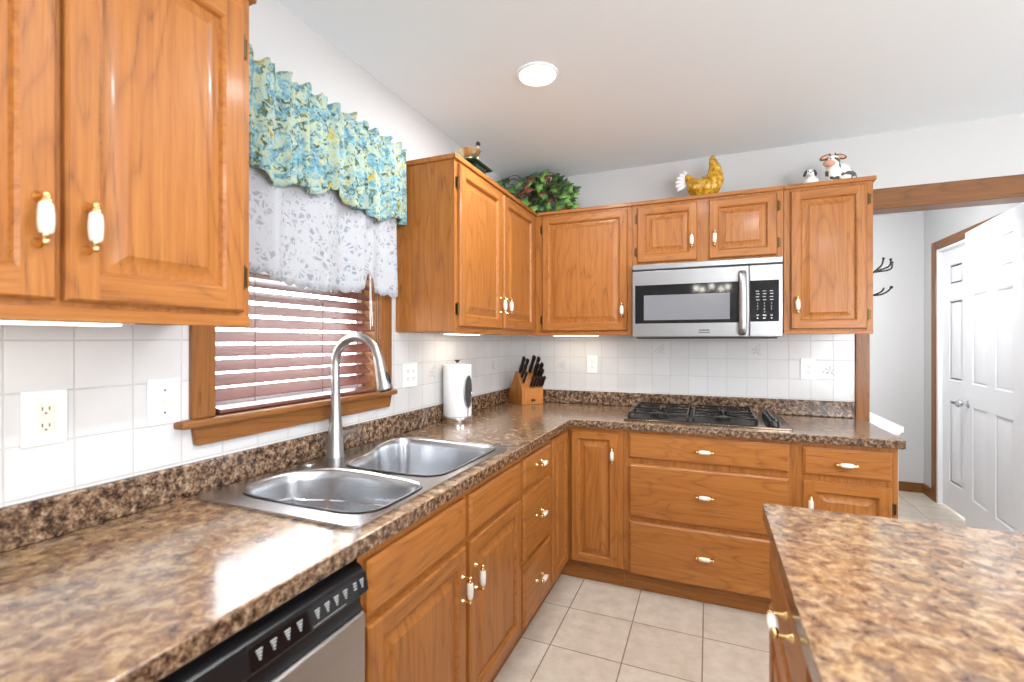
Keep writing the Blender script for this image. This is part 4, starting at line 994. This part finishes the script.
m.blob((dx0+0.010, cy_+0.01, z0+0.036), (0.038, 0.032, 0.036), DOGM); m.blob((dx0, cy_-0.010, z0+0.078), (0.026, 0.024, 0.025), DOGM); m.blob((dx0-0.001, cy_-0.034, z0+0.070), (0.011, 0.012, 0.010), DOGM)
for dx, dy in ((-0.034, -0.03), (-0.012, -0.038), (0.022, -0.032), (0.045, -0.012)): m.blob((dx0+dx, cy_+dy, z0+0.010), (0.013, 0.016, 0.0105), DOGM)
remesh(m.build('body', dg_, smooth=80), 0.003)
for s_ in (-1, 1):
    m = MB(); m.blob((dx0+s_*0.022, cy_-0.020, z0+0.080), (0.009, 0.010, 0.019), DKGREY, Matrix.Rotation(R(-22*s_), 3, 'Y')); lab(m.build('ear', dg_), 'dark drooping ear')
m = MB(); m.blob((dx0-0.001, cy_-0.046, z0+0.074), (0.004, 0.003, 0.003), BLACK, None, 8)
for s_ in (-1, 1): m.blob((dx0+s_*0.009, cy_-0.032, z0+0.086), (0.003, 0.003, 0.003), BLACK, None, 8)
m.build('face_features', dg_)

# ------------------------------------------------------------------ coat hook in the hall
hk = thing('coat_hook', (2.17, 0.17, 1.62), 'black wrought iron coat hook with curled prongs in the hall', 'coat hook')
m = MB(); m.box(2.1703, 2.176, 0.15, 0.19, 1.585, 1.735, IRON); m.build('backplate', hk, bevel=0.002)
for yy, tip, nm in ((0.16, (2.275, 0.14, 1.822), 'prong'), (0.17, (2.318, 0.17, 1.818), 'prong'), (0.18, (2.330, 0.19, 1.803), 'prong')):
    m = MB(); T = Vector(tip); m.tube(catmull([(2.176, yy, 1.63), (2.188, yy, 1.69), (2.23, (yy+T.y)/2, 1.745), (T.x-0.01, T.y, T.z-0.04), T], 6), 0.0048, IRON, 8); m.blob(T, (0.0075,)*3, IRON, None, 10); m.build('prong', hk, smooth=60)
m = MB(); m.tube(catmull([(2.176, 0.17, 1.68), (2.190, 0.17, 1.645), (2.215, 0.17, 1.618), (2.262, 0.165, 1.615), (2.298, 0.16, 1.632), (2.318, 0.16, 1.655)], 6), 0.005, IRON, 8); m.blob((2.318, 0.16, 1.656), (0.009,)*3, IRON, None, 10)
m.tube(catmull([(2.235, 0.166, 1.615), (2.262, 0.13, 1.630), (2.272, 0.12, 1.652)], 5), 0.0045, IRON, 8); m.build('lower_prong', hk, smooth=60)

# ------------------------------------------------------------------ island
isl = thing('kitchen_island', (2.1, -2.6, 0), 'oak kitchen island with a granite-look top, at the right of the photo', 'kitchen island')
IX = 1.505
m = MB(); m.box(IX, 2.86, -3.9, -1.80, TK, 0.874, OZ); m.box(IX+0.06, 2.80, -3.84, -1.86, 0, TK, TOE); m.build('body', isl, bevel=0.002)
fi = FL(IX)
for a, b in ((-2.34, -1.84), (-2.88, -2.38)):
    d = slab(fi, a, b, 0.715, 0.850, isl, OY); pull(fi, (a+b)/2-0.08 if a > -2.5 else (a+b)/2, 0.812, 0.019, d, False)
    d = raised_door(fi, a, b, 0.128, 0.690, isl, OY); pull(fi, a+0.03, 0.58, 0.019, d)
m = MB(); loops_slab([rrect(1.478, 2.90, -3.95, -1.763, 0.012, 3)], 0.8745, CT, GRAN, m)
tp = m.build('worktop', isl, bevel=0.011, seg=3, smooth=45); tp.data.materials.append(GRANE)
for p in tp.data.polygons:
    if abs(p.normal.z) < 0.5: p.material_index = 1

# ------------------------------------------------------------------ lamps
for i, (x, y) in enumerate(DOWN):
    o = thing('recessed_ceiling_light', (x, y, CEIL-0.012), ('lit round recessed light in the ceiling, the one in view' if i == 0 else
        ('lit recessed ceiling light above the island', 'added recessed fill light behind the camera, over the near counter', 'added recessed fill light behind the camera, past the island', 'added recessed fill light above the floor between sink and island')[i-1]), 'ceiling light', 'recessed ceiling lights')
    m = MB(); m.lathe([(0.088, 0.0115), (0.088, 0.006), (0.080, 0.0), (0.075, 0.004), (0.075, 0.0115)], (x, y, CEIL-0.012), (0, 0, 1), WPLAS, 36, False, False); m.build('trim_ring', o)
    m = MB(); m.lathe([(0.002, 0.0), (0.075, 0.0), (0.075, 0.003), (0.002, 0.003)], (x, y, CEIL-0.009), (0, 0, 1), LAMP, 36); m.build('lens', o)
hs = thing('added_hall_spotlight', (2.32, 0.34, 2.40), 'white tilted spotlight fitting added around the hall fill lamp, unseen behind the header', 'ceiling light')  # made-up fitting that houses the added hall lamp
ax_ = (Vector((2.50, 2.1, 1.0))-Vector((2.32, 0.34, 2.40))).normalized()
m = MB(); m.lathe([(0.155, 0.004), (0.160, 0.0), (0.158, -0.02), (0.10, -0.05), (0.002, -0.055)], (2.32, 0.34, 2.40), ax_, WPLAS, 32, False, True); m.build('shade', hs, smooth=50)
m = MB(); m.tube([Vector((2.32, 0.34, 2.40))-ax_*0.05, (2.30, 0.29, CEIL-0.004)], 0.012, WPLAS, 12); m.lathe([(0.05, 0), (0.05, 0.012)], (2.30, 0.29, CEIL-0.0125), (0, 0, 1), WPLAS, 24); m.build('stem', hs)
ch = thing('chandelier', (1.39, -5.0, 2.0), 'brass dining chandelier behind the camera', 'chandelier')
m = MB(); m.lathe([(0.05, 0), (0.05, 0.02), (0.008, 0.03), (0.008, -0.40), (0.03, -0.42), (0.002, -0.46)][2:], (1.39, -5.0, CEIL-0.03), (0, 0, 1), BRASS, 16); m.lathe([(0.06, 0), (0.05, 0.025)], (1.39, -5.0, CEIL-0.0255), (0, 0, 1), BRASS, 20); m.build('stem', ch)
for k_ in range(5):
    a = R(72*k_+18); e = Vector((1.39+0.22*math.cos(a), -5.0+0.22*math.sin(a), 2.06))
    m = MB(); m.tube(catmull([(1.39, -5.0, 2.06), (1.39+0.12*math.cos(a), -5.0+0.12*math.sin(a), 1.99), e], 5), 0.006, BRASS, 8); m.lathe([(0.02, 0), (0.022, 0.02)], e, (0, 0, 1), BRASS, 12); arm = m.build('arm', ch)
    m = MB(); m.blob(e+Vector((0, 0, 0.055)), (0.03, 0.03, 0.036), BULB); m.build('bulb', arm)
